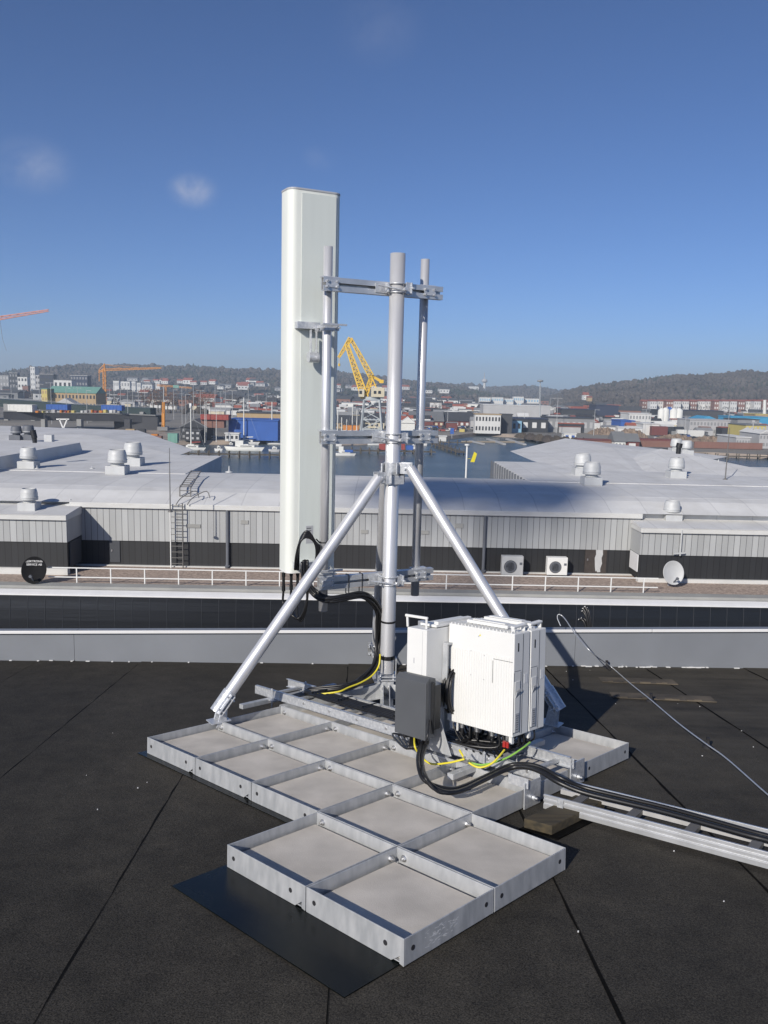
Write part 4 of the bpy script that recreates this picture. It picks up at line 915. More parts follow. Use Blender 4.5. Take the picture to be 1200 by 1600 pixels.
# dishes
M['dblack'] = mat('dull_black', (.006,.006,.007), .8, spec=.2)
def dish(name, x, y, r, by, mt, lab_, face, tilt=.25):
    bx, z = bq(x, y, by); o = thing(name, lab_, 'dish', BP(bx, by+.4, DZ)); c = BP(bx, by, z)
    f = (Vector(face)).normalized(); X = f.cross(EZ).normalized(); Y = X.cross(f)
    m = MB(); m.lathe(c, [(.01,0)]+[(r*k/8, .16*r*(k/8)**2*1.4) for k in range(1, 9)]+[(r*1.02, .225*r), (r*1.02, .205*r-.03), (r*.5, .02-.05), (.01, -.05)], 36, ax=(X, Y*1.12, f)); d_o = m.build('reflector', mt, o)
    m = MB(); q = c - Y*r*.95; m.bar(q, c+f*r*.95-Y*r*.55, .05, .05); m.cyl(c+f*r*.9-Y*r*.55, c+f*r*1.05-Y*r*.6, .07, 12); m.build('feed_arm', M['ventd'], o)
    m = MB(); m.cyl(c-f*.05, c-f*.35, .06, 10); m.cyl(c-f*.35+EZ*.2, Vector(((c-f*.35).x, (c-f*.35).y, DZ+.05)), .05, 12); m.build('dish_post', M['vent'], o)
    return o, c, X, Y, f
dish('satellite_dish', 1051, 895, .52, 39.5, M['vent'], 'pale oval satellite dish on a post in front of the right hand block', (.1,-1,.25))
o, c, X, Y, f = dish('satellite_dish', 54, 891, .55, 37.8, M['dblack'], 'black satellite dish with white lettering in front of the left block', (.1,-1,.3))
for k, (txt, sz) in enumerate((('ELEKTRONIK', .135), ('SERVICE AB', .135))):
    cu = bpy.data.curves.new('lettering', 'FONT'); cu.body = txt; cu.size = sz; cu.align_x = 'CENTER'; cu.extrude = .004; tq = bpy.data.objects.new('lettering_curve', cu); C.objects.link(tq); cu.materials.append(M['pwhite']); me_ = bpy.data.meshes.new_from_object(tq.evaluated_get(bpy.context.evaluated_depsgraph_get())); bpy.data.objects.remove(tq); to = bpy.data.objects.new('lettering', me_); C.objects.link(to)
    to.parent = o; P = c + Y*(.36-.15*k) + f*(.10); Rm = Matrix((( -X.x, Y.x, f.x), (-X.y, Y.y, f.y), (-X.z, Y.z, f.z))) if X.x < 0 else Matrix(((X.x, Y.x, f.x), (X.y, Y.y, f.y), (X.z, Y.z, f.z)))
    to.matrix_local = Matrix.Translation(P-Vector(o.location)) @ Rm.to_4x4()
a, z = bq(1062, 868, YR-.05); m = MB(); m.cyl(BP(a, YR-.1, z), BP(a, YR-.1, z+1.3), .04, 8); m.bar(BP(a-.35, YR-.1, z+.1), BP(a+.25, YR-.1, z+.15), .06, .08); setp(m.build('wall_bracket', M['vent']), 'small metal bracket on the right block above the pale dish', 'bracket')
# roof vents
tv = thing('roof_vent', 'x', 'roof vent', Vector((0,0,0)), 'drum shaped roof vents')
def vent_parts(root, mt):
    m = MB(); m.box((0,0,.28), (1.25,1.25,.56)); m.build('base_box', mt, root, bevel=.03)
    m = MB(); m.lathe((0,0,0), [(.42,.56),(.42,.80)], 24); m.build('neck', mt, root)
    m = MB(); m.lathe((0,0,0), [(.44,.74),(.60,.74),(.62,.80),(.60,.90),(.585,1.28),(.50,1.56),(.46,1.58),(.44,1.46)], 28); dr = m.build('drum', mt, root)
    m = MB(); m.lathe((0,0,0), [(.605,.90),(.63,.91),(.63,.95),(.60,.96)], 28); m.build('band', M['vent'], dr)
vent_parts(tv, M['vent'])
td = thing('roof_vent', 'x', 'roof vent', Vector((0,0,0)), 'drum shaped roof vents'); vent_parts(td, M['ventd'])
VL = [(40,799,zlt+.3,27,'roof vent on the left projecting block nearest the black dish',0), (40,733,zf,26,'roof vent on the left wing beside the shaded raised roof',0), (180,742,zf,30,'front one of the vent pair left of the ladder',0), (205,729,zf,29,'rear one of the vent pair left of the ladder',0),
 (22,688,-3.05,17,'left one of the two dark vents at the far left edge',1), (41,688,-3.05,18,'right one of the two dark vents at the far left edge',1), (927,759,zf,28,'front one of the vent pair on the right wing',0), (912,744,zf,27,'rear one of the vent pair on the right wing',0),
 (1060,748,zf,25,'roof vent with a black cowl on the right wing',0), (1054,817,zrt+.3,26,'roof vent on the right projecting block above the pale dish',0), (1059,709,-3.2,18,'left one of the far vent pair at the right hip roof',0), (1075,712,-3.2,18,'right one of the far vent pair at the right hip roof',0)]
used = {0: False, 1: False}
for (x, y, z, wpx, l_, kd) in VL:
    P = pz(x, y, z); P += EY*.5; s_ = wpx/F*P.y/1.24; src = (tv, td)[kd]
    if not used[kd]: o = src; used[kd] = True; o.location = P; o.scale = (s_,)*3; o.rotation_euler = (0,0,BA); o['label'] = l_
    else: o = dup(src, P, BA, s_, label=l_)
P = pz(1059, 748, zf)+EY*.5; m = MB(); m.cyl(P+EZ*1.6+EX*.1, P+EZ*2.1+EX*.1, .16, 12); m.cyl(P+EZ*2.0+EX*.1, P+EZ*2.3+EX*.15, .2, 12); setp(m.build('vent_cowl', M['black']), 'black cowl standing on the vent of the right wing', 'cowl')
P = pz(48, 728, zf)+EY*.8; m = MB(); m.cyl(P+EZ*1.4, P+EZ*1.8, .14, 12); m.cyl(P+EZ*1.7, P+EZ*2.2-EX*.1, .18, 12); setp(m.build('vent_cowl', M['black']), 'black cowl behind the vent beside the shaded raised roof', 'cowl')
# thin rods on the roof
def rod(x, yb, yt, z, lab_, r=.03, mt='steel', cat='rod'):
    P = pz(x, yb, z); z2 = px(x+1, yt, P.y).z; m = MB(); m.cyl(P, Vector((P.x, P.y, z2)), r, 8, r2=r*.5); m.lathe(P, [(r*4,0),(r*4,.04),(r,.1)], 10); setp(m.build('antenna_rod', M[mt]), lab_, cat)
rod(266, 800, 700, -4.3, 'thin whip rod beside the wall ladder'); rod(1133, 750, 668, zf, 'thin dark rod on the right wing', .045)
rod(110, 789, 780, zlt+.4, 'short white stub at the corner of the left block roof', .07, 'vent', 'stub'); rod(58, 733, 727, zf, 'tiny stub left of the raised roof', .04, 'vent', 'stub'); rod(144, 733, 728, zf, 'tiny stub between the raised roof and the vent pair', .04, 'vent', 'stub')
rod(358, 738, 728, -3.62, 'short white stub on the roof ridge right of the ladder', .06, 'vent', 'stub'); rod(631, 758, 749, -3.8, 'short stub behind the right brace on the white roof', .05, 'vent', 'stub')
rod(1094, 722, 713, -3.3, 'short white stub right of the far vent pair', .07, 'vent', 'stub'); rod(1122, 727, 718, -3.3, 'short white stub further right on the hip roof', .07, 'vent', 'stub')
# white flag pole with yellow banner between the wings
P = pz(728, 762, -5.0); zt_ = px(729, 696, P.y+14).z; Pq = px(728, 745, P.y+14); fp = thing('flag_pole', 'white flag pole with small yellow pennant behind the white roof', 'flag pole', Vector((Pq.x, Pq.y, -19)))
m = MB(); m.cyl(Vector((Pq.x, Pq.y, -19)), Vector((Pq.x, Pq.y, zt_)), .08, 10); m.cyl(Vector((Pq.x, Pq.y, zt_)), Vector((Pq.x, Pq.y, zt_+.12)), .22, 10); m.build('pole', M['rail'], fp)
m = MB(); q = px(735, 722, Pq.y); m.prism([q, q+EX*.35, q+EX*.55+EZ*.75, q+EX*.3+EZ*.9], EY*0, EY*.03); m.bar(Vector((Pq.x,Pq.y,q.z+.3)), q+EZ*.3, .03,.03); m.build('pennant', M['yellow'], fp)

# unseen blocker added behind the camera to cast the soft shadow on the warehouse roof
lw_ = Vector((math.cos(AZ), -math.sin(AZ), 0)); ld_ = Vector((math.sin(AZ), math.cos(AZ), 0)); tb = BP(7.4, 42, 0)-ld_*310; tb.z = -19.6; te = math.tan(EL)
blocker = thing('shadow_blocker', 'added shadow blocker out of view behind the camera shading the white warehouse roof', 'tower', tb)
z1_ = -4.6+te*310+19.6
m = MB(); m.lathe(tb, [(.9, 0), (.55, 6), (.5, z1_+.3)], 20); m.build('blocker_stem', M['ledge'], blocker)
m = MB(); m.lathe(tb, [(.6, z1_), (2.2, z1_+.9), (3.7, z1_+1.8), (3.6, z1_+3.2), (2.9, z1_+4.6), (1.2, z1_+5.4), (.3, z1_+5.5)], 32); m.build('tank', M['ledge'], blocker)  # upper body of the added blocker, shaped for the shadow's outline
m = MB(); m.lathe(tb-lw_*4.6, [(.6, z1_-.6), (3.2, z1_+.2), (4.3, z1_+1.5), (3.4, z1_+3.2), (.5, z1_+3.9)], 32); m.build('side_blocker', M['ledge'], blocker)  # second body added to spread the cast shadow further left
# ================================================================ terrain, water, hills
GZ, WZ = -19.5, -21.0
HC = CAM.z - GZ
def gp(x, y, z=GZ): return pz(x, y, z)
def hor(x): return 606.0 + (x-600)*.0251
M['ground'] = mat('city_ground', (.26,.235,.20), .95, col2=(.14,.135,.125), vscale=.02, detail=10)
M['earth'] = mat('bare_earth', (.38,.31,.25), .95, col2=(.22,.185,.155), vscale=.12, detail=10, bump=.8, bscale=.5)
M['asph'] = mat('asphalt', (.085,.085,.085), .9, col2=(.06,.06,.062), vscale=.05)
def water():
    m, nt, B = nodes('harbour_water'); L = nt.links; N = nt.nodes; tc = N.new('ShaderNodeTexCoord')
    B.inputs['Base Color'].default_value = (.030,.055,.075, 1); B.inputs['Roughness'].default_value = .22; B.inputs['IOR'].default_value = 1.33
    mp = N.new('ShaderNodeMapping'); mp.inputs['Scale'].default_value = (.5, 1.4, 1); L.new(tc.outputs['Object'], mp.inputs['Vector'])
    n = N.new('ShaderNodeTexNoise'); n.inputs['Scale'].default_value = .55; n.inputs['Detail'].default_value = 8; n.inputs['Roughness'].default_value = .65; L.new(mp.outputs[0], n.inputs['Vector'])
    b = N.new('ShaderNodeBump'); b.inputs['Strength'].default_value = 1; b.inputs['Distance'].default_value = .7; L.new(n.outputs['Fac'], b.inputs['Height']); L.new(b.outputs[0], B.inputs['Normal'])
    n2 = N.new('ShaderNodeTexNoise'); n2.inputs['Scale'].default_value = .03; n2.inputs['Detail'].default_value = 5; L.new(mp.outputs[0], n2.inputs['Vector'])
    r = N.new('ShaderNodeValToRGB'); r.color_ramp.elements[0].color = (.05,.078,.095,1); r.color_ramp.elements[1].color = (.09,.12,.14,1); r.color_ramp.elements[0].position = .35; r.color_ramp.elements[1].position = .65
    L.new(n2.outputs['Fac'], r.inputs['Fac']); L.new(r.outputs[0], B.inputs['Base Color']); return m
M['water'] = water()
m = MB(); m.add([(-1500,-300,WZ), (1500,-300,WZ), (1500,900,WZ), (-1500,900,WZ)], [(0,1,2,3)]); m.build('harbour_water', M['water'])['kind'] = 'structure'
shore = [(-1400, 250)] + [(lambda P: (P.x, P.y))(gp(x, y)) for x, y in ((-60,692),(60,689),(150,690),(215,689),(270,689),(300,688.5),(352,688),(440,687),(500,690),(560,689),(660,686),(712,680),(745,676),(810,679),(840,685),(870,691),(905,697),(960,704),(1030,706),(1100,706),(1200,711),(1300,716))] + [(1400, 240)]
m = MB(); far = [(6000, 240), (6000, 7000), (-6000, 7000), (-6000, 250)]
pl = [Vector((x, y, GZ)) for x, y in shore+far]; m.add(pl, [tuple(range(len(pl)))])
n = len(shore); m.add([Vector((x, y, GZ)) for x, y in shore] + [Vector((x, y-2.5, WZ-1)) for x, y in shore], [(k, k+1, n+k+1, n+k) for k in range(n-1)], 1)
m.build('ground', [M['ground'], M['earth']])['kind'] = 'structure'
m = MB(); m.add([(-400,-400,GZ-.1), (400,-400,GZ-.1), (400,64,GZ-.1), (-400,64,GZ-.1), (400,64,WZ-1), (-400,64,WZ-1)], [(0,1,2,3), (3,2,4,5)]); m.build('near_ground', M['asph'])['kind'] = 'structure'
def woodmat(name, a, b, sc_=.03):
    m, nt, B = nodes(name); L = nt.links; N = nt.nodes; tc = N.new('ShaderNodeTexCoord')
    n = N.new('ShaderNodeTexNoise'); n.inputs['Scale'].default_value = sc_; n.inputs['Detail'].default_value = 10; n.inputs['Roughness'].default_value = .7; L.new(tc.outputs['Object'], n.inputs['Vector'])
    r = N.new('ShaderNodeValToRGB'); r.color_ramp.elements[0].color = (*a, 1); r.color_ramp.elements[1].color = (*b, 1); r.color_ramp.elements[0].position = .35; r.color_ramp.elements[1].position = .65
    L.new(n.outputs['Fac'], r.inputs['Fac']); L.new(r.outputs[0], B.inputs['Base Color']); B.inputs['Roughness'].default_value = 1; B.inputs['Specular IOR Level'].default_value = .1; return m
M['hill'] = woodmat('hill_soil', (.075,.065,.055), (.12,.10,.08))
M['bare'] = woodmat('bare_tree_twigs', (.045,.040,.037), (.125,.105,.092), .012)
M['pine'] = woodmat('dark_pine', (.030,.038,.030), (.055,.062,.045), .05)
M['rust'] = woodmat('russet_twigs', (.13,.07,.045), (.22,.12,.075), .1)
def lerp(tab, x):
    for (a, ya), (b, yb) in zip(tab[:-1], tab[1:]):
        if a <= x <= b: return ya+(yb-ya)*(x-a)/(b-a)
    return tab[0][1] if x < tab[0][0] else tab[-1][1]
def nz(x, y, s): return math.sin(x*s+1.3*math.sin(y*s*.7))*math.cos(y*s*1.1+math.sin(x*s*.6))
tuft_v = []; tuft_p = []
def hill(name, tab, Yr, Yf, x0, x1, nx, ntree, pinef, th=9):
    """tab: skyline height of the tree tops (pixels) -> ridge heights in metres at distance Yr"""
    X0, X1 = (x0-600)/F*Yr, (x1-600)/F*Yr; ny = 22; V = []; hg = {}
    def ridge(X):
        xp = 600+F*X/Yr; y = lerp(tab, xp); return px(xp, y, Yr).z - th
    def H(X, s):                      # s: 0 foot .. 1 ridge .. 2 behind
        Xr = X
        R = ridge(Xr) - GZ
        prof = math.sin(min(s,1)*math.pi/2)**1.25 if s <= 1 else math.cos((s-1)*math.pi/2)**.8
        return GZ + R*prof + (R*.10*nz(X, s*Yr*.35, .011)+R*.05*nz(X+40, s*Yr*.3, .031))*math.sin(min(s,1)*math.pi)*(s <= 1)
    for j in range(ny+1):
        s = 2*j/ny*.999; Y = Yf + (Yr-Yf)*s
        for i in range(nx+1): X = X0+(X1-X0)*i/nx; V.append((X*(Y/Yr)**.5, Y, H(X, s)-.5*(j == 0)))
    Fc = [(j*(nx+1)+i, j*(nx+1)+i+1, (j+1)*(nx+1)+i+1, (j+1)*(nx+1)+i) for j in range(ny) for i in range(nx)]
    m = MB(); m.add(V, Fc, 0, True); o = m.build(name, M['hill']); o['kind'] = 'structure'
    for k in range(ntree):
        s = random.random()**.8*1.04; X = X0+(X1-X0)*random.random(); Y = Yf+(Yr-Yf)*s
        den = nz(X, Y, .012)+nz(X+200, Y, .03)*.7
        if den < -.75 and s < .9: continue
        h = th*random.uniform(.6, 1.05)*(1.5 if random.random() < .06 else 1)*(1+.25*nz(X, Y, .02))
        tuft_p.append((X*(Y/Yr)**.5, Y, H(X, s), h, 1 if (nz(X+90, Y, .009)+random.uniform(-.6,.6) > 1.05-pinef*1.6) else 0))
TL_ = [(-400,600),(-60,590),(0,583),(40,580),(100,573),(130,568),(200,570),(270,573),(320,571),(366,575),(400,577),(440,579),(525,581),(560,584),(600,590),(650,596),(700,600),(730,606),(800,622)]
hill('left_hill', TL_, 2300, 1550, -350, 820, 150, 13000, .55, 9)
TM_ = [(500,640),(560,625),(640,602),(668,598),(696,600),(724,599),(745,604),(761,604),(794,601),(836,603),(859,609),(900,622),(960,640)]
hill('middle_hill', TM_, 3000, 2300, 540, 950, 80, 3500, .35, 11)
TR_ = [(830,640),(865,617),(873,609),(901,603),(939,597),(965,593),(990,592),(1037,584),(1060,585),(1088,583),(1140,579),(1170,581),(1200,583),(1300,577),(1500,590)]
hill('right_hill', TR_, 1650, 1060, 840, 1600, 120, 14000, .18, 6.5)
def tufts(sel, name, mt, kind_label, cone):
    P = np.array([p[:4] for p in tuft_p if p[4] == sel]); n = len(P); q = 6
    if n == 0: return
    rings = [(0.02, .35), (.25, .75), (.62, 1.0), (.9, .6)] if not cone else [(0.1, .5), (.3, .6), (.6, .42), (.85, .2)]
    V = np.zeros((n, len(rings)*q+1, 3)); w_ = P[:,3]*(.42 if not cone else .34)*rng.uniform(1.0, 1.5, n)
    for k, (h, r) in enumerate(rings):
        for a in range(q):
            jit = rng.uniform(.65, 1.3, n); t = 2*math.pi*a/q + rng.uniform(-.25, .25, n)
            V[:, k*q+a, 0] = P[:,0] + np.cos(t)*w_*r*jit; V[:, k*q+a, 1] = P[:,1] + np.sin(t)*w_*r*jit
            V[:, k*q+a, 2] = P[:,2] - 1.0 + P[:,3]*(h + rng.uniform(-.07, .07, n))
    V[:, -1, :2] = P[:, :2]; V[:, -1, 2] = P[:,2] - 1 + P[:,3]*rng.uniform(.95, 1.15, n)
    fs = []
    for k in range(len(rings)-1):
        for a in range(q): fs.append((k*q+a, k*q+(a+1) % q, (k+1)*q+(a+1) % q, (k+1)*q+a))
    k = len(rings)-1; tri = [(k*q+a, k*q+(a+1) % q, len(rings)*q) for a in range(q)]
    nv = len(rings)*q+1; me = bpy.data.meshes.new(name)
    quad = (np.array(fs)[None] + (np.arange(n)*nv)[:, None, None]).reshape(-1, 4); trm = (np.array(tri)[None] + (np.arange(n)*nv)[:, None, None]).reshape(-1, 3)
    me.vertices.add(n*nv); me.vertices.foreach_set('co', V.reshape(-1).astype(np.float32))
    li = np.concatenate([quad.reshape(-1), trm.reshape(-1)]); me.loops.add(len(li)); me.loops.foreach_set('vertex_index', li.astype(np.int32))
    npoly = len(quad)+len(trm); me.polygons.add(npoly); ls = np.concatenate([np.arange(len(quad))*4, len(quad)*4+np.arange(len(trm))*3]); me.polygons.foreach_set('loop_start', ls.astype(np.int32))
    me.update(calc_edges=True); me.validate(); me.materials.append(mt); o = bpy.data.objects.new(name, me); C.objects.link(o); setp(o, kind_label, 'wood', kind='stuff')
tufts(0, 'bare_wood', M['bare'], 'bare brown winter wood covering the hills', False)
tufts(1, 'pine_wood', M['pine'], 'dark evergreen patches of wood on the hills', True)
# low scrub and trees spread through the city, on the flat
tuft_p.clear()
for k in range(2600):
    Y = random.uniform(430, 1500); xp = random.uniform(-80, 1280); X = (xp-600)/F*Y
    if nz(X, Y, .012)+nz(X, Y, .03)*.6 < .12: continue
    if 560 < xp < 1280 and Y < 520: continue
    if xp < 450 and Y < 560: continue
    
    if 600 < xp < 1280 and Y < 900: continue
    tuft_p.append((X, Y, GZ, random.uniform(3, 6), 0))
tufts(0, 'street_trees', M['bare'], 'bare winter trees spread between the far city blocks', False)

# ================================================================ city buildings
def cm(name, c, r=.75): 
    k = 'c_'+name
    if k not in M: M[k] = mat(name, c, r, var=.10, vscale=.25)
    return M[k]
COL = dict(white=(.62,.62,.60), cream=(.58,.52,.38), grey=(.25,.255,.26), lgrey=(.42,.42,.42), dark=(.035,.038,.045), navy=(.03,.04,.075), red=(.30,.06,.05), brick=(.22,.115,.09), falu=(.16,.05,.045), blue=(.035,.11,.38), cyan=(.05,.30,.50), yellow=(.55,.46,.15), tan=(.40,.29,.16), green=(.16,.33,.27), orange=(.55,.20,.03), roofd=(.06,.063,.07), roofg=(.17,.175,.18), roofr=(.30,.09,.06), pale=(.70,.70,.66), purple=(.3,.1,.1), lblue=(.22,.40,.55))
def K(n): return cm(n, COL[n])
PIX = {}
def bld(name, lab_, x0, x1, yt, yb, wall, roof='roofg', Y=None, kind='flat', win=None, depth=None, cat='building', yr=None, group=None, zb=GZ):
    """a building whose front face spans the given pixels; distance from the foot line unless Y is given"""
    xm = (x0+x1)/2
    if Y is None: Y = pz(xm, yb, GZ).y
    a = px(x0, yb, Y); b = px(x1, yb, Y); zt_ = px(xm, yt, Y).z; w_ = b.x-a.x; cx = (a.x+b.x)/2; dp = depth or max(6, min(w_*.6, 24))
    h_ = max(zt_-zb, 2.0)
    o = thing(name, lab_, cat, Vector((cx, Y, zb)), group)
    m = MB(); m.box((cx, Y+dp/2, zb+h_/2), (w_, dp, h_)); m.build('wall', K(wall), o)
    if kind == 'flat':
        m = MB(); m.box((cx, Y+dp/2, zb+h_+.2), (w_+.6, dp+.6, .4)); m.build('roof', K(roof), o)
    elif kind == 'gable':             # ridge parallel to the front
        rh = max(1.2, (yt-(yr or yt-5))*Y/F); zz = zb+h_
        m = MB(); m.prism([(cx-w_/2-.4, Y-.5, zz), (cx-w_/2-.4, Y+dp+.5, zz), (cx-w_/2-.4, Y+dp/2, zz+rh)], (0,0,0), (w_+.8,0,0)); m.build('roof', K(roof), o)
    elif kind == 'gfront':            # gable facing us
        rh = max(1.2, (yt-(yr or yt-5))*Y/F); zz = zb+h_
        m = MB(); m.prism([(cx-w_/2-.4, Y-.4, zz+.01), (cx+w_/2+.4, Y-.4, zz+.01), (cx, Y-.4, zz+rh+.3)], (0,0,0), (0,dp+.8,0)); m.build('roof', K(roof), o)
        m = MB(); m.prism([(cx-w_/2, Y-.45, zz), (cx+w_/2, Y-.45, zz), (cx, Y-.45, zz+rh-.2)], (0,-.05,0), (0,0,0)); m.build('gable', K(wall), o)
    if win:
        nx_, nz_, wc = win; sx = w_/nx_; sz = h_/nz_
        for i in range(nx_):
            for j in range(nz_):
                m = MB(); m.box((cx-w_/2+sx*(i+.5), Y-.04, zb+sz*(j+.55)), (sx*.5, .1, sz*.42)); m.build('window', K(wc) if wc != 'glass' else M['glassw'], o)
    return o
# --- left side
bld('high_rise', 'slim white high rise tower at far left below the hill', 48, 55, 573, 600, 'white', Y=1350, win=(2,5,'grey'), depth=16)
bld('office_block', 'dark office block at the left edge', 0, 14, 586, 604, 'grey', 'roofd', Y=1150, win=(3,3,'lgrey'))
bld('office_block', 'dark office block with pale top next to the left edge', 15, 28, 583, 606, 'dark', 'white', Y=1120, win=(3,4,'grey'))
bld('office_block', 'white framed office block left of the high rise foot', 28, 43, 589, 608, 'white', Y=1080, win=(3,3,'dark'))
bld('office_block', 'long dark office block right of the high rise foot', 56, 66, 586, 608, 'lgrey', Y=1050, win=(3,4,'dark'))
bld('office_block', 'black office block with white roof huts', 62, 84, 585, 607, 'dark', 'lgrey', Y=1030, win=(5,4,'navy'))
bld('office_block', 'bright white office block above the green roof', 84, 112, 594, 606, 'white', Y=900, win=(4,2,'dark'))
bld('office_block', 'glassy dark office block right of the white one', 110, 137, 587, 606, 'navy', 'white', Y=1000, win=(6,4,'grey'))
bld('office_block', 'small red fronted block behind the road bridge', 35, 44, 603, 607, 'brick', Y=1000)
gb = bld('brick_building', 'yellow brick building with a long green roof', 74, 150, 614, 629, 'tan', 'green', Y=610, kind='gable', yr=604, win=(14,2,'dark'), depth=22, zb=GZ)
bld('brick_building', 'pale yellow end wing of the green roofed building', 65, 74, 608, 624, 'yellow', 'green', Y=604, kind='flat', win=(2,3,'tan'), depth=20)
bld('shed', 'small grey shed behind the road bridge', 82, 122, 634, 640, 'lgrey', 'lgrey', Y=520, kind='gfront', yr=623)
for k, (x0, x1, yt, yb) in enumerate(((177,186,595,603),(189,203,596,601),(205,212,596,604),(212,220,598,606),(222,238,601,606),(243,250,596,600))):
    bld('apartment_block', ['white block beside the orange crane mast','low white block right of the orange crane','narrow white block below the left hill','stepped white block below the left hill','wide pale block behind the bare trees','small white block above the russet trees'][k], x0, x1, yt, yb+8, 'white', Y=1250+30*k, win=(3,2,'grey'))
# roads on bridge
M['deckg'] = mat('bridge_paint', (.045,.07,.068), .6, var=.15, vscale=.1); M['deckd'] = mat('bridge_dark', (.05,.052,.06), .7, var=.2, vscale=.1); M['cgrey'] = mat('bridge_concrete', (.30,.30,.29), .85, var=.15, vscale=.2)
br = thing('road_bridge', 'long green grey road viaduct crossing at the left', 'bridge', px(100, 640, 420))
def deck(root, pts, Y, thick, mt, wd=11, nm='deck', mt2=None):
    m = MB(); P = [px(x, y, Y+k*6) for k, (x, y) in enumerate(pts)]
    for a, b in zip(P[:-1], P[1:]): m.add([a, b, b-EZ*thick, a-EZ*thick, a+Vector((0,wd,0)), b+Vector((0,wd,0)), b+Vector((0,wd,-thick)), a+Vector((0,wd,-thick))], [(0,1,2,3),(4,7,6,5),(0,4,5,1),(3,2,6,7)])
    m.build(nm, mt, root); return P
P = deck(br, [(-80,618),(0,624),(60,628),(120,633),(180,636),(235,638)], 420, 3.8, M['deckg'])
m = MB()
for a, b in zip(P[:-1], P[1:]): m.bar(a+EZ*1.0, b+EZ*1.0, .12, .12); m.bar(a+EZ*.5, b+EZ*.5, .1, .1)
m.build('parapet_rail', M['vent'], br)
for x in (10, 52, 98, 142, 185, 222):
    q = px(x, lerp([(0,624),(60,628),(120,633),(180,636),(235,638)], x), 426+x*.1); m = MB(); m.box((q.x, q.y, (q.z+GZ)/2-1), (2, 3, q.z-GZ-2)); m.build('pier', M['cgrey'], br)
b2 = thing('bridge_under_construction', 'unfinished dark bridge deck in front of the viaduct', 'bridge', px(120, 660, 360))
P = deck(b2, [(5,643),(60,645),(120,646),(180,647),(243,650)], 350, 3.2, M['deckd'], 12)
m = MB(); 
for a, b in zip(P[:-1], P[1:]): m.bar(a+Vector((0,-.1,.25)), b+Vector((0,-.1,.25)), .5, .5)
m.build('edge_beam', M['cgrey'], b2)
for x, w_ in ((69, 7), (200, 10), (125, 8)):
    q = px(x, 655, 356); m = MB(); m.box((q.x, q.y, (q.z+GZ)/2), (w_*.24, 3, q.z-GZ)); m.build('pier', M['cgrey'] if w_ < 10 else M['deckd'], b2)
m = MB()
for x0, x1, y0, y1 in ((93,99,655,670),(105,99,655,670),(88,108,655,655)): m.bar(px(x0,y0,349), px(x1,y1,349), .5, .5)
m.build('v_strut', M['white'], b2)
q0, q1 = px(178, 650, 372), px(246, 652, 372); m = MB(); m.add([q0, q1, Vector((q1.x,q1.y,GZ)), Vector((q0.x,q0.y,GZ)), q0+EY*3, q1+EY*3, Vector((q1.x,q1.y+3,GZ)), Vector((q0.x,q0.y+3,GZ))], [(0,1,2,3),(4,7,6,5),(0,4,5,1),(1,5,6,2),(0,3,7,4)]); m.build('abutment', M['deckd'], b2)
def crate(name, lab_, x0, x1, yt, yb, col, Y, cat, dp=None):
    a = px(x0, yb, Y); b = px(x1, yt, Y); w_ = b.x-a.x; h_ = b.z-a.z; dp = dp or max(2.4, min(w_*.5, 6)); o = thing(name, lab_, cat, Vector((a.x+w_/2, Y, a.z)))
    m = MB(); m.box((a.x+w_/2, Y+dp/2, a.z+h_/2), (w_, dp, h_)); m.build('body', K(col), o, bevel=.06)
    m = MB(); m.box((a.x+w_/2, Y+dp/2, a.z+h_+.05), (w_*1.02, dp*1.02, .12)); m.build('top', K(col), o)
    m = MB()
    for k in range(max(2, int(w_/1.5))): m.box((a.x+w_*(k+.5)/max(2, int(w_/1.5)), Y-.04, a.z+h_/2), (.08,.06,h_*.9))
    m.build('ribs', K(col), o); return o
crate('wrapped_load', 'white sheeted load on the unfinished bridge deck', 12, 50, 633, 643, 'pale', 352, 'tarpaulin')
crate('blue_tarpaulin', 'blue tarpaulin behind the bridge deck, left of the lamp', 72, 105, 633, 640, 'blue', 366, 'tarpaulin')
crate('blue_tarpaulin', 'smaller blue tarpaulin behind the bridge deck at right', 158, 190, 634, 641, 'blue', 366, 'tarpaulin')
for k in range(16):
    x = 58+k*8+random.uniform(-4,4); c_ = ['orange','yellow','white','lgrey','orange','red'][k % 6]
    crate('site_material', '%s bundle among the row of site goods on the bridge deck' % {'orange':'orange','yellow':'yellow','white':'white','lgrey':'grey','red':'red'}[c_], x, x+random.uniform(1.5,5), 642.8-random.random()*2.2, 645, c_, 351.5, 'site goods')['group'] = 'site goods along the bridge deck'
# --- quay left
q = [gp(x, y, GZ+.02) for x, y in ((150,689.3),(268,689),(250,662),(180,668))]
m = MB(); m.add(q, [(0,1,2,3)]); m.build('quay_yard', M['earth'])['kind'] = 'structure'
SM = [('red',233,243,667,672),('grey',247,256,664,670),('white',256,262,667,671),('dark',215,226,671,677),('tan',196,210,671,677),('orange',236,246,679,684),('brick',232,252,682,687),('blue',129,134,674,679),('green',262,277,678,692),('lgrey',224,232,660,664),('white',240,248,655,660),('falu',209,216,664,669),('dark',180,192,676,682)]
for k, (c_, x0, x1, yt, yb) in enumerate(SM):
    crate('site_container', ['red skip on the construction yard','grey site hut on the yard','small white hut beside the yellow drill mast','black heap box on the yard','tan timber stack on the yard','orange stacked barriers near the quay edge','brick coloured pallet row on the quay edge','small blue box below the bridge','green tank hut beside the black boathouse','pale box at the back of the yard','small white van like box at the back of the yard','dark red skip left of the bright one','black low box below the abutment'][k], x0, x1, yt, yb, c_, gp((x0+x1)/2, yb).y, 'container')
for x0, y0 in ((10,652),(20,660),(30,655),(40,664),(52,668),(110,676),(118,670),(150,672),(160,678),(140,668)):
    pass
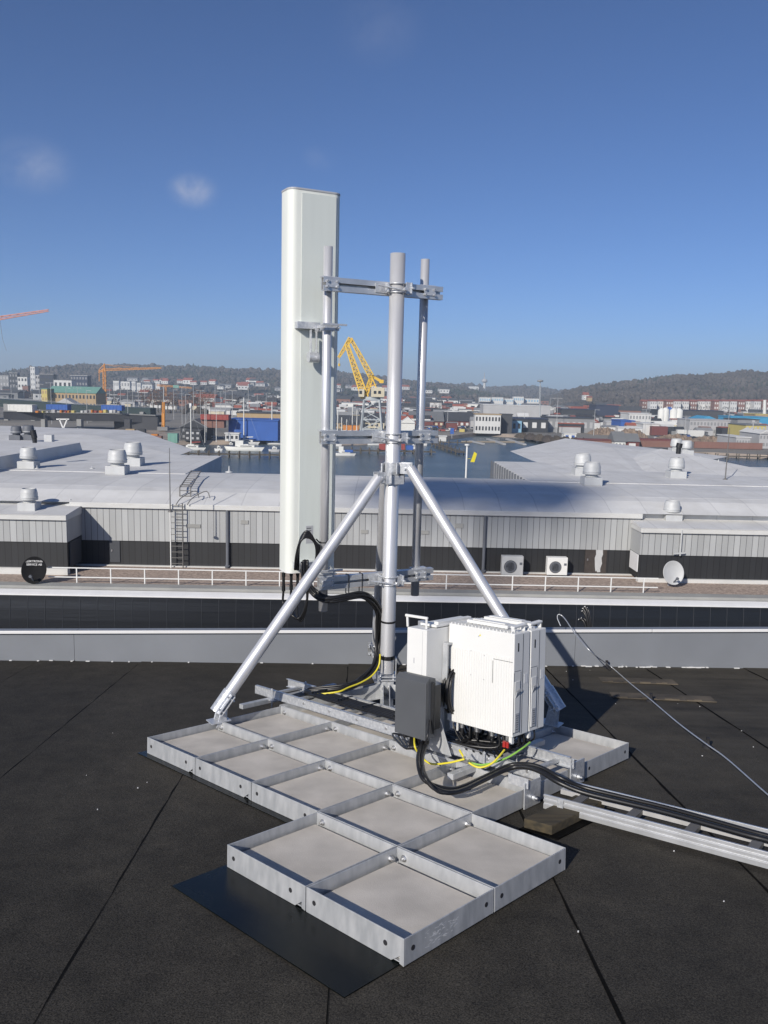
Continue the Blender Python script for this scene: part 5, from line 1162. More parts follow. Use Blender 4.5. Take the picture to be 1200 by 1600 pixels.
# cranes ------------------------------------------------------------
def lattice(mb, a, b, w0, w1, n, r, r2=None):
    a = Vector(a); b = Vector(b); d = (b-a).normalized(); up = EY if abs(d.z) > .3 else EZ
    x = d.cross(up).normalized(); y = x.cross(d).normalized(); r2 = r2 or r*.6; ring = []
    for k in range(n+1):
        f_ = k/n; w_ = (w0+(w1-w0)*f_)/2; c_ = a+(b-a)*f_; ring.append([c_+x*w_+y*w_, c_-x*w_+y*w_, c_-x*w_-y*w_, c_+x*w_-y*w_])
    for q_ in range(4): mb.bar(ring[0][q_], ring[-1][q_], r*2)
    for k in range(n):
        for q_ in range(4):
            s_, e_ = (ring[k][q_], ring[k+1][(q_+1) % 4]) if (k+q_) % 2 else (ring[k][(q_+1) % 4], ring[k+1][q_]); mb.bar(s_, e_, r2*2); mb.bar(ring[k][q_], ring[k][(q_+1) % 4], r2*2)
def C_(n, c): return cm(n, c, .5)
YEL = C_('crane_yellow', (.70,.45,.05)); ORA = C_('crane_orange', (.62,.27,.05)); LST = C_('crane_grey', (.40,.43,.44)); PNK = C_('crane_faded_red', (.62,.26,.18))
# tower crane left
Y = 700; tw = thing('tower_crane', 'orange tower crane with long horizontal jib above the left city', 'crane', px(163, 640, Y))
m = MB(); lattice(m, Vector((px(163,600,Y).x, Y, GZ)), px(163,576,Y), 2.0, 2.0, 16, .22); m.build('mast', ORA, tw)
m = MB(); lattice(m, px(160,578,Y), px(252,575,Y), 1.6, 1.0, 26, .16); m.build('jib', ORA, tw)
m = MB(); lattice(m, px(164,578,Y), px(154,581,Y), 1.6, 1.4, 4, .2); m.bar(px(155,581,Y), px(155,596,Y), .5, .5); m.bar(px(154.5,578,Y), px(163,569,Y), .5,.5); m.build('counter_jib', ORA, tw)
m = MB(); lattice(m, px(163,577,Y), px(163,568,Y), 1.4, .4, 4, .2); m.bar(px(163,569,Y), px(194,576,Y), .2,.2); m.bar(px(163,569,Y), px(230,576,Y), .2,.2); m.build('tower_head', ORA, tw)
# crane at the left edge of the frame
Y = 420; tw = thing('tower_crane', 'faded red crane jib reaching in from the left edge', 'crane', px(-60, 640, Y))
m = MB(); lattice(m, Vector((px(-60,600,Y).x, Y, GZ)), px(-60,500,Y), 2.4, 2.4, 20, .2); m.build('mast', PNK, tw)
m = MB(); lattice(m, px(-70,508,Y), px(76,485,Y), 2.2, .8, 24, .13); m.build('jib', PNK, tw)
m = MB(); m.bar(px(0,500,Y), px(4,530,Y), .12,.12); m.bar(px(4,530,Y), px(10,548,Y), .08,.08); m.build('hoist_rope', M['steel'], tw)
# drilling mast crane
Y = gp(255, 674).y; tw = thing('drill_mast', 'tall yellow orange drilling mast on the construction yard', 'crane', gp(255,674))
m = MB(); lattice(m, Vector((px(255,670,Y).x, Y, GZ)), px(255.5,628,Y), 1.0, .8, 16, .16); m.box(px(255,655,Y), (1.1,1.1,5)); m.build('mast', ORA, tw)
m = MB(); m.box((px(255,672,Y).x, Y, GZ+1.2), (4.5,3,1.6)); m.build('undercarriage', C_('machine_grey', (.2,.2,.2)), tw); m = MB(); m.bar(px(255.5,640,Y), px(255.5,604,Y), .25,.25); m.build('kelly_bar', LST, tw)
Y = 900; tw = thing('tower_crane', 'small orange crane with green sign above the russet trees', 'crane', px(258, 640, Y))
m = MB(); lattice(m, Vector((px(259,640,Y).x, Y, GZ)), px(259,603,Y), 1.4, 1.4, 14, .14); m.build('mast', ORA, tw); m = MB(); lattice(m, px(246,602,Y), px(300,606,Y), 1.6, 1.2, 14, .16); m.build('jib', ORA, tw); m = MB(); m.box(px(275,604,Y-1), (6,1,3)); m.build('sign_panel', K('green'), tw)
# yellow harbour crane
Y = 345; hc = thing('harbour_crane', 'yellow level luffing harbour crane on a grey lattice portal', 'crane', Vector((px(580,690,Y).x, Y+4, GZ)))
def c3(x, y, dy=0): return px(x, y, Y+dy)
tops = [c3(569,625,0), c3(593,625,0), c3(593,625,8), c3(569,625,8)]; bots = [Vector((c3(563,676).x, Y-1, GZ)), Vector((c3(598,676).x, Y-1, GZ)), Vector((c3(598,676).x, Y+10, GZ)), Vector((c3(563,676).x, Y+10, GZ))]
m = MB(); lv = 4
for k in range(4):
    m.bar(bots[k], tops[k], .7, .7)
    for f0 in range(lv):
        a0, a1 = f0/lv, (f0+1)/lv; A_, B__ = bots[k].lerp(tops[k], a0), bots[(k+1) % 4].lerp(tops[(k+1) % 4], a0); C1, D1 = bots[k].lerp(tops[k], a1), bots[(k+1) % 4].lerp(tops[(k+1) % 4], a1)
        m.bar(C1, D1, .4, .4); m.bar(A_, D1, .35, .35) if f0 % 2 else m.bar(B__, C1, .35, .35)
m.build('portal', LST, hc)
m = MB(); q = c3(581,623,4); m.cyl(q-EZ*.6, q+EZ*.8, 3.6, 20); m.build('slewing_ring', LST, hc)
m = MB(); q = c3(590.5,613,3); m.box(q, (5.5,6,3.9)); cb_ = m.build('machine_house', K('cream'), hc, bevel=.1)
for x in (586, 593): m = MB(); m.box(c3(x,613,-.05), (1.1,.1,1.2)); m.build('window', M['glassw'], cb_)
m = MB(); m.box(c3(565,614,2), (2.4,3,3.2)); cb2 = m.build('driver_cab', K('cream'), hc, bevel=.1)
m = MB(); m.box(c3(563.5,613,.45), (1.1,.1,1.3)); m.build('window', M['glassw'], cb2)
m = MB(); lattice(m, c3(570,621,4), c3(542,538,4), 3.0, 1.4, 20, .26, .15); m.build('main_boom', YEL, hc)
m = MB(); lattice(m, c3(548,529,4), c3(580,588,4), 1.0, 2.2, 14, .22, .13); m.build('tie_boom', YEL, hc)
m = MB(); lattice(m, c3(548,529,4), c3(529,559,4), 1.8, .7, 9, .2, .12); m.bar(c3(548,530,4), c3(542,538,4), 1.0, 1.0); m.build('fly_jib', YEL, hc)
m = MB(); lattice(m, c3(570,621,4), c3(581,587,4), 1.8, 1.2, 8, .24, .15); m.bar(c3(580,587,3), c3(588,606,3), .5,.5); m.bar(c3(580,587,6), c3(588,606,6), .5,.5); m.bar(c3(575,606,3), c3(588,600,3), .35,.35); m.build('a_frame', YEL, hc)
m = MB(); m.bar(c3(580,587,4), c3(596,596,4), 1.0, 1.1); m.box(c3(596,596,4), (1.8,2,1.4)); m.build('counterweight', YEL, hc)
m = MB(); m.bar(c3(529.5,559,4), c3(530,569,4), .18,.18); m.cyl(c3(530,568,4), c3(530,572,4), .45, 10); m.bar(c3(530,572,4), c3(530,574,4), .15,.15); m.build('hook_block', YEL, hc)
# TV tower and light mast
Y = 2700; q = px(757, 612, Y); t = thing('tv_tower', 'distant television tower on the middle hill', 'tower', q); m = MB(); m.cyl(q-EZ*20, px(757,598,Y), 5, 12, r2=4); m.build('shaft', K('white'), t); m = MB(); m.lathe(px(757,598,Y), [(4,0),(9,2),(9,9),(5,12)], 16); m.build('pod', K('lgrey'), t); m = MB(); m.cyl(px(757,594,Y), px(757,582,Y), 2, 8, r2=.8); m.build('aerial', K('lgrey'), t)
Y = 560; q = px(844, 655, Y); t = thing('floodlight_mast', 'tall floodlight mast rising over the middle sheds', 'mast', Vector((q.x, Y, GZ))); m = MB(); m.cyl(Vector((q.x, Y, GZ)), px(844,596,Y), .45, 8, r2=.3); m.build('pole', LST, t); m = MB(); m.lathe(px(844,597,Y), [(.4,0),(2,.3),(2,1.2),(.4,1.5)], 10); m.build('lamp_ring', K('grey'), t)
# --- boathouses, boats at left quay
bld('boathouse', 'black boathouse with gable on the left quay', 282, 324, 668, 690, 'dark', 'roofg', kind='gfront', yr=656, Y=314, depth=14, win=(3,2,'grey'))
bld('boathouse', 'small black hut with white windows in front of the boathouse', 289, 313, 673, 691, 'dark', 'roofd', Y=308, depth=6, win=(3,2,'lgrey'))
crate('red_shed', 'red and orange shed behind the black boathouse', 314, 350, 653, 668, 'brick', 315, 'shed'); crate('red_canopy', 'bright red canopy on top of the orange shed', 313, 357, 649, 655.5, 'red', 314, 'canopy')
bt = bld('blue_shed', 'large shed covered in blue tarpaulin beside the boats', 357, 434, 657, 687, 'blue', 'blue', Y=320, depth=16, cat='shed')
bld('brick_building', 'tan brick building behind the blue tarpaulin shed', 370, 450, 646, 668, 'tan', 'roofd', Y=360, win=(9,1,'dark'))
bld('cabin', 'white cabin with three windows left of the blue shed', 352, 373, 678, 688, 'white', 'white', Y=312, win=(3,1,'dark'), cat='cabin', depth=4)
def boat(lab_, x0, x1, yw, col='white', mast=None, mx_=None, house=True, Y=None, tarp=None, z=WZ):
    Y = Y or pz((x0+x1)/2, yw, WZ).y; a = px(x0, yw, Y); b = px(x1, yw, Y); L_ = b.x-a.x; cx = (a.x+b.x)/2; h = max(.9, L_*.10)
    zb_ = a.z
    o = thing('boat', lab_, 'boat', Vector((cx, Y, zb_))); n = 10; V = []; bw = L_*.15
    for zf_, ws in ((0, .55), (h, 1.0)):
        for s_ in (-1, 1):
            for k in range(n+1): t = k/n; V.append((a.x+L_*(t if ws == 1 else .06+t*.86), Y+2+s_*bw*ws*math.sin(math.pi*min(1, (t*.85+.15)))**.6*(1 if t > .0 else .3), zb_+zf_+(h*.25*abs(t-.5) if zf_ else 0)))
    k1 = n+1; m = MB(); fs = [(k, k+1, 2*k1+k+1, 2*k1+k) for k in range(n)]+[(k1+k, 3*k1+k, 3*k1+k+1, k1+k+1) for k in range(n)]+[(2*k1+k, 2*k1+k+1, 3*k1+k+1, 3*k1+k) for k in range(n)]+[(0,2*k1,3*k1,k1),(n,k1+n,3*k1+n,2*k1+n)]
    m.add(V, fs, 0, True); m.build('hull', K(col), o)
    m = MB(); m.box((cx+L_*.05, Y+2, zb_+h+.45), (L_*.42, bw*1.1, .7)); m.box((cx+L_*.0, Y+2, zb_+h+.85), (L_*.22, bw*.9, .5)) if house else None; cbn = m.build('cabin', K('pale'), o, bevel=.1)
    m = MB(); m.box((cx+L_*.05, Y+2-bw*.56, zb_+h+.5), (L_*.28,.06,.25)); m.build('window', M['glassw'], cbn)
    if house == 2: m = MB(); m.box((cx-L_*.12, Y+2, zb_+h+1.3), (L_*.2, bw*1.0, 2.0)); m.build('wheelhouse', K('pale'), o, bevel=.08)
    if mast:
        mt_ = px(mx_, mast, Y+2); m = MB(); m.cyl(Vector((mt_.x, Y+2, zb_+h)), mt_, .24, 8, r2=.17); m.build('mast', K('pale'), o)
        m = MB(); m.bar(Vector((mt_.x, Y+2, zb_+h+1.8)), Vector((mt_.x+L_*.32, Y+2, zb_+h+2.0)), .3, .3); m.build('boom', K(tarp or 'pale'), o)
        m = MB()
        for q_ in (a.x+.3, b.x-.3): m.bar(Vector((q_, Y+2, zb_+h)), mt_, .035,.035)
        m.build('stays', LST, o)
    elif tarp: m = MB(); m.box((cx+L_*.2, Y+2, zb_+h+.8), (L_*.35, bw*1.2, .9)); m.build('tarpaulin', K(tarp), o, bevel=.2)
    return o
boat('white and red sailing boat with radar mast at the left pier', 273, 320, 704, 'white', 637, 298, tarp='red')
boat('small white cabin cruiser moored left of the red sailing boat', 255, 270, 700, 'white'); boat('white dinghy at the left pier under the blue shed', 333, 346, 706, 'white'); boat('small blue hulled boat before the white cabin', 352, 366, 700, 'navy')
boat('grey flat workboat at the right end of the left pier', 418, 436, 707, 'lgrey'); boat('white cruiser with mast right of the left side pole', 520, 534, 698, 'white', 640, 528); boat('white open boat left of the white jetty cabin', 655, 668, 697, 'white')
boat('white moored boat along the scrubby bank', 838, 852, 692, 'white'); boat('small grey boat further along the scrubby bank', 862, 874, 697, 'lgrey')
q = px(298, 638, pz(296,704,WZ).y+2); m = MB(); m.lathe(q, [(.2,0),(.45,.1),(.45,1.5),(.2,1.7)], 12); setp(m.build('radar_dome', M['white']), 'white radar dome at the mast head of the left sailing boat', 'radar')
boat('dark blue hulled sailing boat in front of the orange shed', 315, 352, 693, 'navy', 639, 328)
boat('white sailing boat with tall mast before the blue shed', 360, 405, 695, 'white', 621, 381)
boat('white motor boat behind the antenna at the blue shed', 414, 452, 695, 'white', 628, 425)
boat('long white flat boat at the end of the pier', 349, 412, 705, 'pale', None, house=2)
boat('white fishing boat with blue tarpaulin between the left pole and the main pole', 518, 556, 713, 'white', None, house=2, tarp='blue')
boat('white motor boat lying behind the middle pier', 573, 600, 696, 'white'); boat('small white dinghy by the middle pier', 640, 652, 703, 'white')
for k, (x, yt, yb) in enumerate(((534,652,680),(542,655,680),(551,634,680),(558,640,680),(566,650,681),(588,655,680),(604,660,680))):
    boat(['masted yacht laid up at left of the crane','yacht with a pale mast next to the leftmost laid up one','yacht with the tallest mast before the crane portal','yacht with blue boom cover beside the crane portal','yacht right under the crane portal','yacht laid up behind the main pole','yacht at the right end of the laid up row'][k], x-12, x+10, yb+3, 'white', yt, x, tarp=['pale','pale','pale','blue','pale','tan','pale'][k], Y=355+4*k)
for k, (x, yt, yb) in enumerate(((320,628,668),(338,640,682),(322,626,660),(334,648,668))):
    q = px(x, yb, 300+k*6); m = MB(); m.cyl(Vector((q.x, q.y, GZ)), px(x, yt, q.y), .13, 6, r2=.07); m.bar(px(x-3,yt+6,q.y), px(x+3,yt+6,q.y), .08,.08); setp(m.build('boat_mast', K('pale')), ['bare mast behind the black boathouse','shorter bare mast beside the red canopy','leaning pair mast left of the canopy','shortest bare mast behind the dark blue boat'][k], 'mast')
# piers
M['timber'] = mat('pier_timber', (.13,.11,.085), .9, col2=(.06,.055,.045), vscale=.8)
def pier(lab_, x0, y0, x1, y1, w_=2.4, n=10):
    A_ = pz(x0, y0, WZ+1.0); B__ = pz(x1, y1, WZ+1.0); o = thing('pier', lab_, 'pier', A_); m = MB(); m.bar(A_, B__, w_, .3); m.build('deck', M['timber'], o)
    d = (B__-A_).normalized(); s_ = Vector((-d.y, d.x, 0))
    for k in range(n):
        for q_ in (-1, 1): P_ = A_.lerp(B__, (k+.5)/n)+s_*(q_*w_*.5); m = MB(); m.cyl(Vector((P_.x,P_.y,WZ-1)), Vector((P_.x,P_.y,WZ+2.0)), .2, 8); m.build('pile', M['timber'], o)
    return o
pier('timber pier along the left boats', 270, 708, 445, 711, 3, 11); pier('timber pier behind the poles in the middle', 515, 703, 680, 706, 3.5, 12)
pier('timber jetty branching off right of the right pole', 678, 693, 722, 707, 3, 7); pier('short timber pier end with the white cabin', 668, 690, 735, 692, 3, 5)
pier('short timber pier along the right hand strip of water', 1095, 712, 1210, 714, 1.6, 7)
bld('cabin', 'small white cabin on the jetty right of the crossarm', 686, 697, 683, 692, 'white', 'white', Y=pz(690,690,WZ+1).y, zb=WZ+1.1, cat='cabin', depth=3)
pt = thing('floating_jetty', 'pale floating jetty with three fingers in the harbour', 'jetty', pz(770,691,WZ)); m = MB(); m.bar(pz(722,690,WZ+.3), pz(818,690.5,WZ+.3), 2.0, .5); m.build('deck', cm('jetty_tan', (.36,.30,.22)), pt)
for x0, y0, x1, y1 in ((735,689,755,693.5),(762,686,788,694),(792,686,820,694.5)): m = MB(); m.bar(pz(x0,y0,WZ+.35), pz(x1,y1,WZ+.35), 1.4, .55); m.build('finger', K('lgrey'), pt)
crate('red_container', 'red and blue container on the middle pier', 592, 603, 691, 703, 'red', pz(597,704,WZ+1.2).y, 'container'); crate('blue_crate', 'blue crate on the middle pier right of the main pole', 634, 646, 697, 703, 'blue', pz(640,704,WZ+1.2).y, 'crate'); crate('red_white_buoy_rack', 'red rack on the middle pier beside the blue crate', 627, 633, 693, 703, 'red', pz(630,704,WZ+1.2).y, 'rack')
q = gp(706, 685); t = thing('blue_sign', 'blue sign on a post at the shore of the car park', 'sign', q); m = MB(); m.cyl(q, q+EZ*2, .12, 8); m.build('post', LST, t); m = MB(); m.box(q+EZ*3.2, (1.6,.2,2.6)); m.build('panel', K('blue'), t)
# --- middle shore
bld('warehouse', 'long grey roofed warehouse with red eaves left of the car park', 640, 693, 658, 668, 'falu', 'roofg', Y=470, kind='gable', yr=644, win=(7,1,'cream'), depth=26)
bld('warehouse', 'right hand grey roofed warehouse with red eaves', 693, 742, 658, 668, 'falu', 'roofd', Y=475, kind='gable', yr=645, win=(6,1,'white'), depth=26)
bld('warehouse', 'dark warehouse left of the harbour crane', 520, 562, 661, 676, 'tan', 'roofd', Y=430, kind='gable', yr=650, depth=24, win=(5,1,'dark'))
bld('warehouse', 'dark roofed warehouse behind the crane portal', 562, 600, 660, 676, 'cream', 'roofd', Y=440, kind='gable', yr=646, depth=24, win=(5,1,'dark'))
bld('white_shed', 'white tent like shed between the main and right poles', 627, 648, 661, 672, 'pale', 'pale', Y=415, kind='gfront', yr=653, depth=14, cat='shed')
bld('brown_shed', 'tan sheds along the laid up yachts', 536, 560, 664, 672, 'orange', 'roofd', Y=405, cat='shed')
MS = [('white',742,782,648,664,'tan',(8,2,'dark'),'cream two storey building with yellow parts at the car park'),('roofd',783,800,648,663,'roofd',None,'dark low shed right of the cream building'),('lblue',792,815,657,664,'roofd',(3,1,'dark'),'low pale blue building under a long dark roof'),('dark',800,856,655,663,'navy',(4,1,'white'),'wide black roofed shed'),('grey',856,928,654,664,'roofd',(8,1,'lgrey'),'long black arcade shed with white posts'),
 ('lgrey',755,860,634,640,'white',None,'long white flat building behind the cream one'),('yellow',808,822,639,646,'yellow',None,'small yellow block behind the black sheds'),('white',793,808,638,644,'white',(2,1,'grey'),'small white block left of the yellow one'),('dark',877,930,640,648,'navy',None,'dark blue roofed hall'),('navy',930,966,634,645,'navy',None,'second dark blue roofed hall further right'),
 ('lgrey',884,930,646,652,'lgrey',(4,1,'white'),'grey hall front below the dark blue roofs'),('white',936,970,645,655,'roofg',(5,2,'grey'),'white hall beside the red container'),('white',859,868,637,645,'white',(1,1,'grey'),'tiny white house left of the dark blue hall'),('white',700,742,640,646,'roofg',(6,1,'grey'),'long white shed behind the red eaved warehouse'),('white',672,690,629,635,'roofd',(3,1,'grey'),'white block above the warehouses')]
for k, (w_, x0, x1, yt, yb, rf_, wn, l_) in enumerate(MS): bld('industrial_shed', l_, x0, x1, yt, yb+3, w_, rf_, Y=(415+k*8 if k < 5 else 560+12*k), win=wn, depth=22 if k in (3,4,8,9) else None)
for k, (x0, x1, yt) in enumerate(((749,766,621),(768,786,621),(788,802,623),(802,818,620),(820,842,623))):
    bld('apartment_block', ['leftmost white apartment block below the tv tower','second white apartment block below the tv tower','white apartment block with blue eaves','white apartment block with a raised top','rightmost white apartment block beside the floodlight mast'][k], x0, x1, yt, 631, 'white', 'lgrey', Y=1050+10*k, win=(5,2,'lblue'), depth=12)
bld('house', 'white manor house on the slope of the right hill', 912, 920, 617, 624, 'pale', 'roofr', Y=1130, kind='gable', yr=613, zb=px(916,625,1130).z, depth=12, win=(3,2,'grey')); bld('house', 'small tan house beside the white manor house', 918, 925, 621, 627, 'tan', 'roofr', Y=1120, kind='gable', yr=619, zb=px(920,627,1120).z, depth=8)
bld('institute', 'white building on the crest of the middle hill', 733, 748, 604, 610, 'white', 'white', Y=2600, zb=px(740,611,2600).z, depth=30, cat='building')
bld('institute', 'long pale building on the slope left of the harbour crane', 521, 540, 596, 598, 'white', 'white', Y=1900, zb=px(530,599,1900).z, depth=20)
# --- right side
RS = [('white',983,1017,647,655,'white',(7,2,'grey'),'long white office above the blue hall',520),('blue',970,992,658,662,'blue',None,'low bright blue hall at the right shore',470),('dark',1028,1058,641,652,'roofd',None,'dark hall behind the white silos',640),('cyan',1092,1122,656,660,'cyan',None,'cyan hall with pointed gable',520),
 ('cyan',1141,1205,652,660,'cyan',None,'long cyan hall at the right edge',540),('yellow',1164,1196,665,681,'roofg',(5,3,'lgrey'),'yellow terraced building at the right edge',390),('tan',1180,1206,648,656,'yellow',None,'tan hall behind the long cyan one',600),('lgrey',1150,1172,684,692,'white',(5,1,'grey'),'pale grey hut before the yellow building',345),('lgrey',1077,1140,657,672,'lgrey',(12,2,'grey'),'grey open plant hall right of the blue containers',455),
 ('white',1005,1030,663,667,'white',None,'white low roof left of the red container',440),('roofd',1068,1130,642,650,'navy',None,'long dark blue roof behind the plant',620),('brick',1096,1109,668,679,'brick',None,'brick coloured shed beside the white vans',450),('lgrey',1186,1206,678,692,'white',(4,2,'grey'),'white gabled hall at the far right shore',350),('grey',1152,1186,656,664,'roofd',None,'grey hall under the cyan roof',480)]
for k, (w_, x0, x1, yt, yb, rf_, wn, l_, Y_) in enumerate(RS): bld('industrial_hall', l_, x0, x1, yt, yb, w_, rf_, Y=Y_, win=wn, kind='gfront' if k in (3,12) else 'flat', yr=yt-5, depth=5 if k == 11 else 20)
o = thing('silo_group', 'white silos with a blue capped tower', 'silos', px(1045, 655, 600))
for x, yt, r in ((1034,641,2.6),(1040,640,2.6),(1053,641,2.8),(1061,641,2.8)): q = px(x, yt, 600); m = MB(); m.lathe(Vector((q.x, 600, 0)), [(r,GZ),(r,q.z),(r*.3,q.z+1.5)], 16); m.build('silo', K('pale'), o)
m = MB(); q = px(1046,640,602); m.box((q.x, 602, (q.z+GZ)/2), (4,4,q.z-GZ)); m.build('lift_tower', K('blue'), o); m = MB(); m.prism([(q.x-3,600,q.z),(q.x+3,600,q.z),(q.x,600,q.z+2)], (0,0,0), (0,4,0)); m.build('tower_cap', K('blue'), o)
for x0, x1, yt, yb, c_, l_ in ((1018,1044,667,679,'falu','large dark red container on the right shore'),(1055,1067,662,671,'cyan','left one of two stacked blue containers'),(1067.5,1079,662,671,'cyan','right one of two stacked blue containers'),(1058,1074,672,680,'white','left white container of the row'),(1075,1101,673,681,'white','long white container of the row'),(1045,1057,670,677,'lgrey','grey container between red and white ones'),
    (970,1050,687,692,'falu','low red shed roof line at the shore')): crate('shore_container', l_, x0, x1, yt, yb+1, c_, gp((x0+x1)/2, min(yb+2, 700)).y, 'container')
bld('white_house', 'white house with grey roof on the right shore', 960, 977, 690, 700, 'pale', 'roofg', Y=gp(968,701).y, kind='gable', yr=675, win=(3,1,'grey'), depth=10, cat='house')
bld('red_house', 'red shed with one white window beside the white house', 977, 998, 690, 700, 'falu', 'roofg', Y=gp(985,701).y-1, kind='gable', yr=678, win=(1,1,'white'), cat='house', depth=8)
bld('red_house', 'long low red boathouse left of the white house', 905, 955, 688, 697, 'brick', 'falu', Y=gp(930,699).y, cat='house', depth=6); bld('white_shed', 'white shed with blue door at the shore', 881, 900, 678, 686, 'pale', 'white', Y=gp(890,688).y+6, win=(2,1,'blue'), cat='shed', depth=5)
crate('brick_wall', 'long low red wall along the right shore', 1085, 1192, 693, 700, 'brick', gp(1140,702).y, 'wall', 1.0)
crate('brick_wall', 'shorter red wall left of the far roof vents', 1000, 1050, 690, 698, 'brick', gp(1025,701).y, 'wall', 1.0)
# heaps of soil and rock
def heap(lab_, x0, x1, yt, yb, col, n=14):
    Y_ = gp((x0+x1)/2, yb).y; a = px(x0, yb, Y_); b = px(x1, yt, Y_); w_ = b.x-a.x; h_ = max(1.5, b.z-GZ); V = []; nx_, ny_ = 26, 8
    for j in range(ny_+1):
        for i in range(nx_+1):
            u_, v_ = i/nx_, j/ny_; e_ = math.sin(math.pi*u_)**.5*math.sin(math.pi*v_); V.append((a.x+w_*u_, Y_+v_*16, GZ-.3+h_*e_*(.75+.25*nz(i*3, j*3+x0, .8))+.5*e_*random.random()))
    m = MB(); m.add(V, [(j*(nx_+1)+i, j*(nx_+1)+i+1, (j+1)*(nx_+1)+i+1, (j+1)*(nx_+1)+i) for j in range(ny_) for i in range(nx_)], 0); setp(m.build('soil_heap', col), lab_, 'heap')
M['soil'] = mat('soil', (.30,.225,.165), .95, col2=(.15,.11,.08), vscale=.5, detail=8)
heap('brown soil heap on the right shore', 925, 975, 667, 680, M['soil']); heap('pale soil heap left of the red container', 968, 1018, 668, 684, M['soil']); heap('brown earth heap behind the white containers', 1030, 1100, 679, 690, M['soil']); heap('long earth heap before the plant', 1090, 1150, 681, 692, M['soil'])
for k in range(8): heap('scrubby bank mound along the harbour shore', 810+k*14, 830+k*14, 676+k*1.2, 684+k*2.2, M['bare'] if k % 2 else M['hill'])
for o in [o for o in C.objects if o.get('label') == 'scrubby bank mound along the harbour shore']: o['group'] = 'mounds of scrub along the bank'
# bare trees one can tell apart
def tree(lab_, X, Y, h, mt, grp, seed):
    r_ = random.Random(seed); o = thing('bare_tree', lab_, 'tree', Vector((X, Y, GZ)), grp); b0 = Vector((X, Y, GZ))
    m = MB(); m.cyl(b0, b0+EZ*h*.45, h*.03, 6, r2=h*.018)
    tips = []
    for k in range(7): a = r_.uniform(0, 6.28); e = b0+EZ*h*r_.uniform(.55,.85)+Vector((math.cos(a), math.sin(a), 0))*h*r_.uniform(.12,.3); m.cyl(b0+EZ*h*r_.uniform(.25,.45), e, h*.012, 4, r2=h*.005); tips.append(e)
    m.build('trunk', M['timber'], o); m = MB()
    for k in range(170):
        a = r_.uniform(0, 6.28); z_ = r_.uniform(-.5, .5); rr = math.sqrt(max(0, .25-z_*z_))*r_.random()**.4*.85; c_ = b0+EZ*h*(.66+z_*.68)+Vector((math.cos(a), math.sin(a), 0))*h*rr; d = Vector((r_.uniform(-1,1), r_.uniform(-1,1), r_.uniform(-.2,1.2))).normalized()*h*.07; s_ = Vector((r_.uniform(-1,1), r_.uniform(-1,1), r_.uniform(-1,1)))*h*.02
        m.add([c_-d, c_+d, c_+s_], [(0,1,2)])
    m.build('crown', mt, o); return o
tA = tree('russet bare tree of the clump above the construction yard', px(240,640,600).x, 600, 15, M['rust'], 'russet trees behind the yard', 1)
tB = tree('russet bare tree right of the clump above the construction yard', px(300,640,600).x, 600, 15, M['rust'], 'russet trees behind the yard', 2)
for k, x in enumerate((228,233,247,252,262,270,275)): Yk = 585+random.random()*40; dup(tA, Vector((px(x,640,Yk).x, Yk, GZ)), random.random()*6, random.uniform(.8,1.15))
for k, x in enumerate((292,308,314,322,329)): Yk = 585+random.random()*40; dup(tB, Vector((px(x,640,Yk).x, Yk, GZ)), random.random()*6, random.uniform(.8,1.15))
tC = tree('grey brown bare tree between the far sheds', px(700,640,640).x, 640, 11, M['bare'], 'bare trees between the sheds', 3)
for k in range(34): x = random.choice([random.uniform(600,760), random.uniform(845,960), random.uniform(1000,1200), random.uniform(150,230), random.uniform(330,440)]); Yk = random.uniform(620,900); dup(tC, Vector((px(x,640,Yk).x, Yk, GZ)), random.random()*6, random.uniform(.7,1.3))
# small far houses
def house_proto(wall, roof, lab_, grp, w_=12, h_=5, rh=3, nm='house', dp=9):
    m = MB(); m.box((0, dp/2, h_/2), (w_, dp, h_), mi=0); m.prism([(-w_/2-.3,-.3,h_),(-w_/2-.3,dp+.3,h_),(-w_/2-.3,dp/2,h_+rh)], (0,0,0), (w_+.6,0,0), 1)
    for k in range(3): m.box((-w_/3+k*w_/3, -.04, h_*.55), (w_*.12,.1,h_*.3), mi=2)
    o = m.build(nm, [K(wall), K(roof), M['glassw']]); o['label'] = lab_; o['category'] = 'house'; o['group'] = grp; return o
PR = [house_proto('white','roofd','small white house with dark roof in the far suburb','white houses of the far suburb'), house_proto('white','roofr','small white house with red roof in the far suburb','red roofed houses of the far suburb'), house_proto('lgrey','roofg','grey low house in the far suburb','grey houses of the far suburb', 18, 4, 2), house_proto('pale','lgrey','pale flat roofed shed in the far city','pale sheds of the far city', 26, 5, .6), house_proto('brick','roofd','brick house in the far suburb','brick houses of the far suburb', 16, 6, 3), house_proto('roofg','roofd','dark low shed in the far city','dark sheds of the far city', 34, 5, 2)]
PR_used = [0]*6
def place(k, X, Y, z=GZ, s_=1.0, rz=0):
    if PR_used[k]: o = PR[k].copy(); C.objects.link(o)
    else: o = PR[k]; PR_used[k] = 1
    o.location = (X, Y, z); o.scale = (s_,)*3; o.rotation_euler = (0, 0, rz)
cnt = [0]; far_mb = MB()
def try_place(x, Y, kk, s_):
    cnt[0] += 1; X = (x-600)/F*Y
    if cnt[0] <= 215: place(kk, X, Y, GZ, s_, random.uniform(-.5,.5)); return
    w_, h_, d_, rh = random.uniform(4,14), random.uniform(2.2,5), random.uniform(4,9), random.uniform(.2,2.2); c_ = random.choice((0,0,0,1,2,3,4,5))
    far_mb.box((X, Y+d_/2, GZ+h_/2), (w_, d_, h_), mi=c_); far_mb.prism([(X-w_/2-.2,Y-.2,GZ+h_),(X-w_/2-.2,Y+d_+.2,GZ+h_),(X-w_/2-.2,Y+d_/2,GZ+h_+rh)], (0,0,0), (w_+.4,0,0), random.choice((0,2,3,6)))
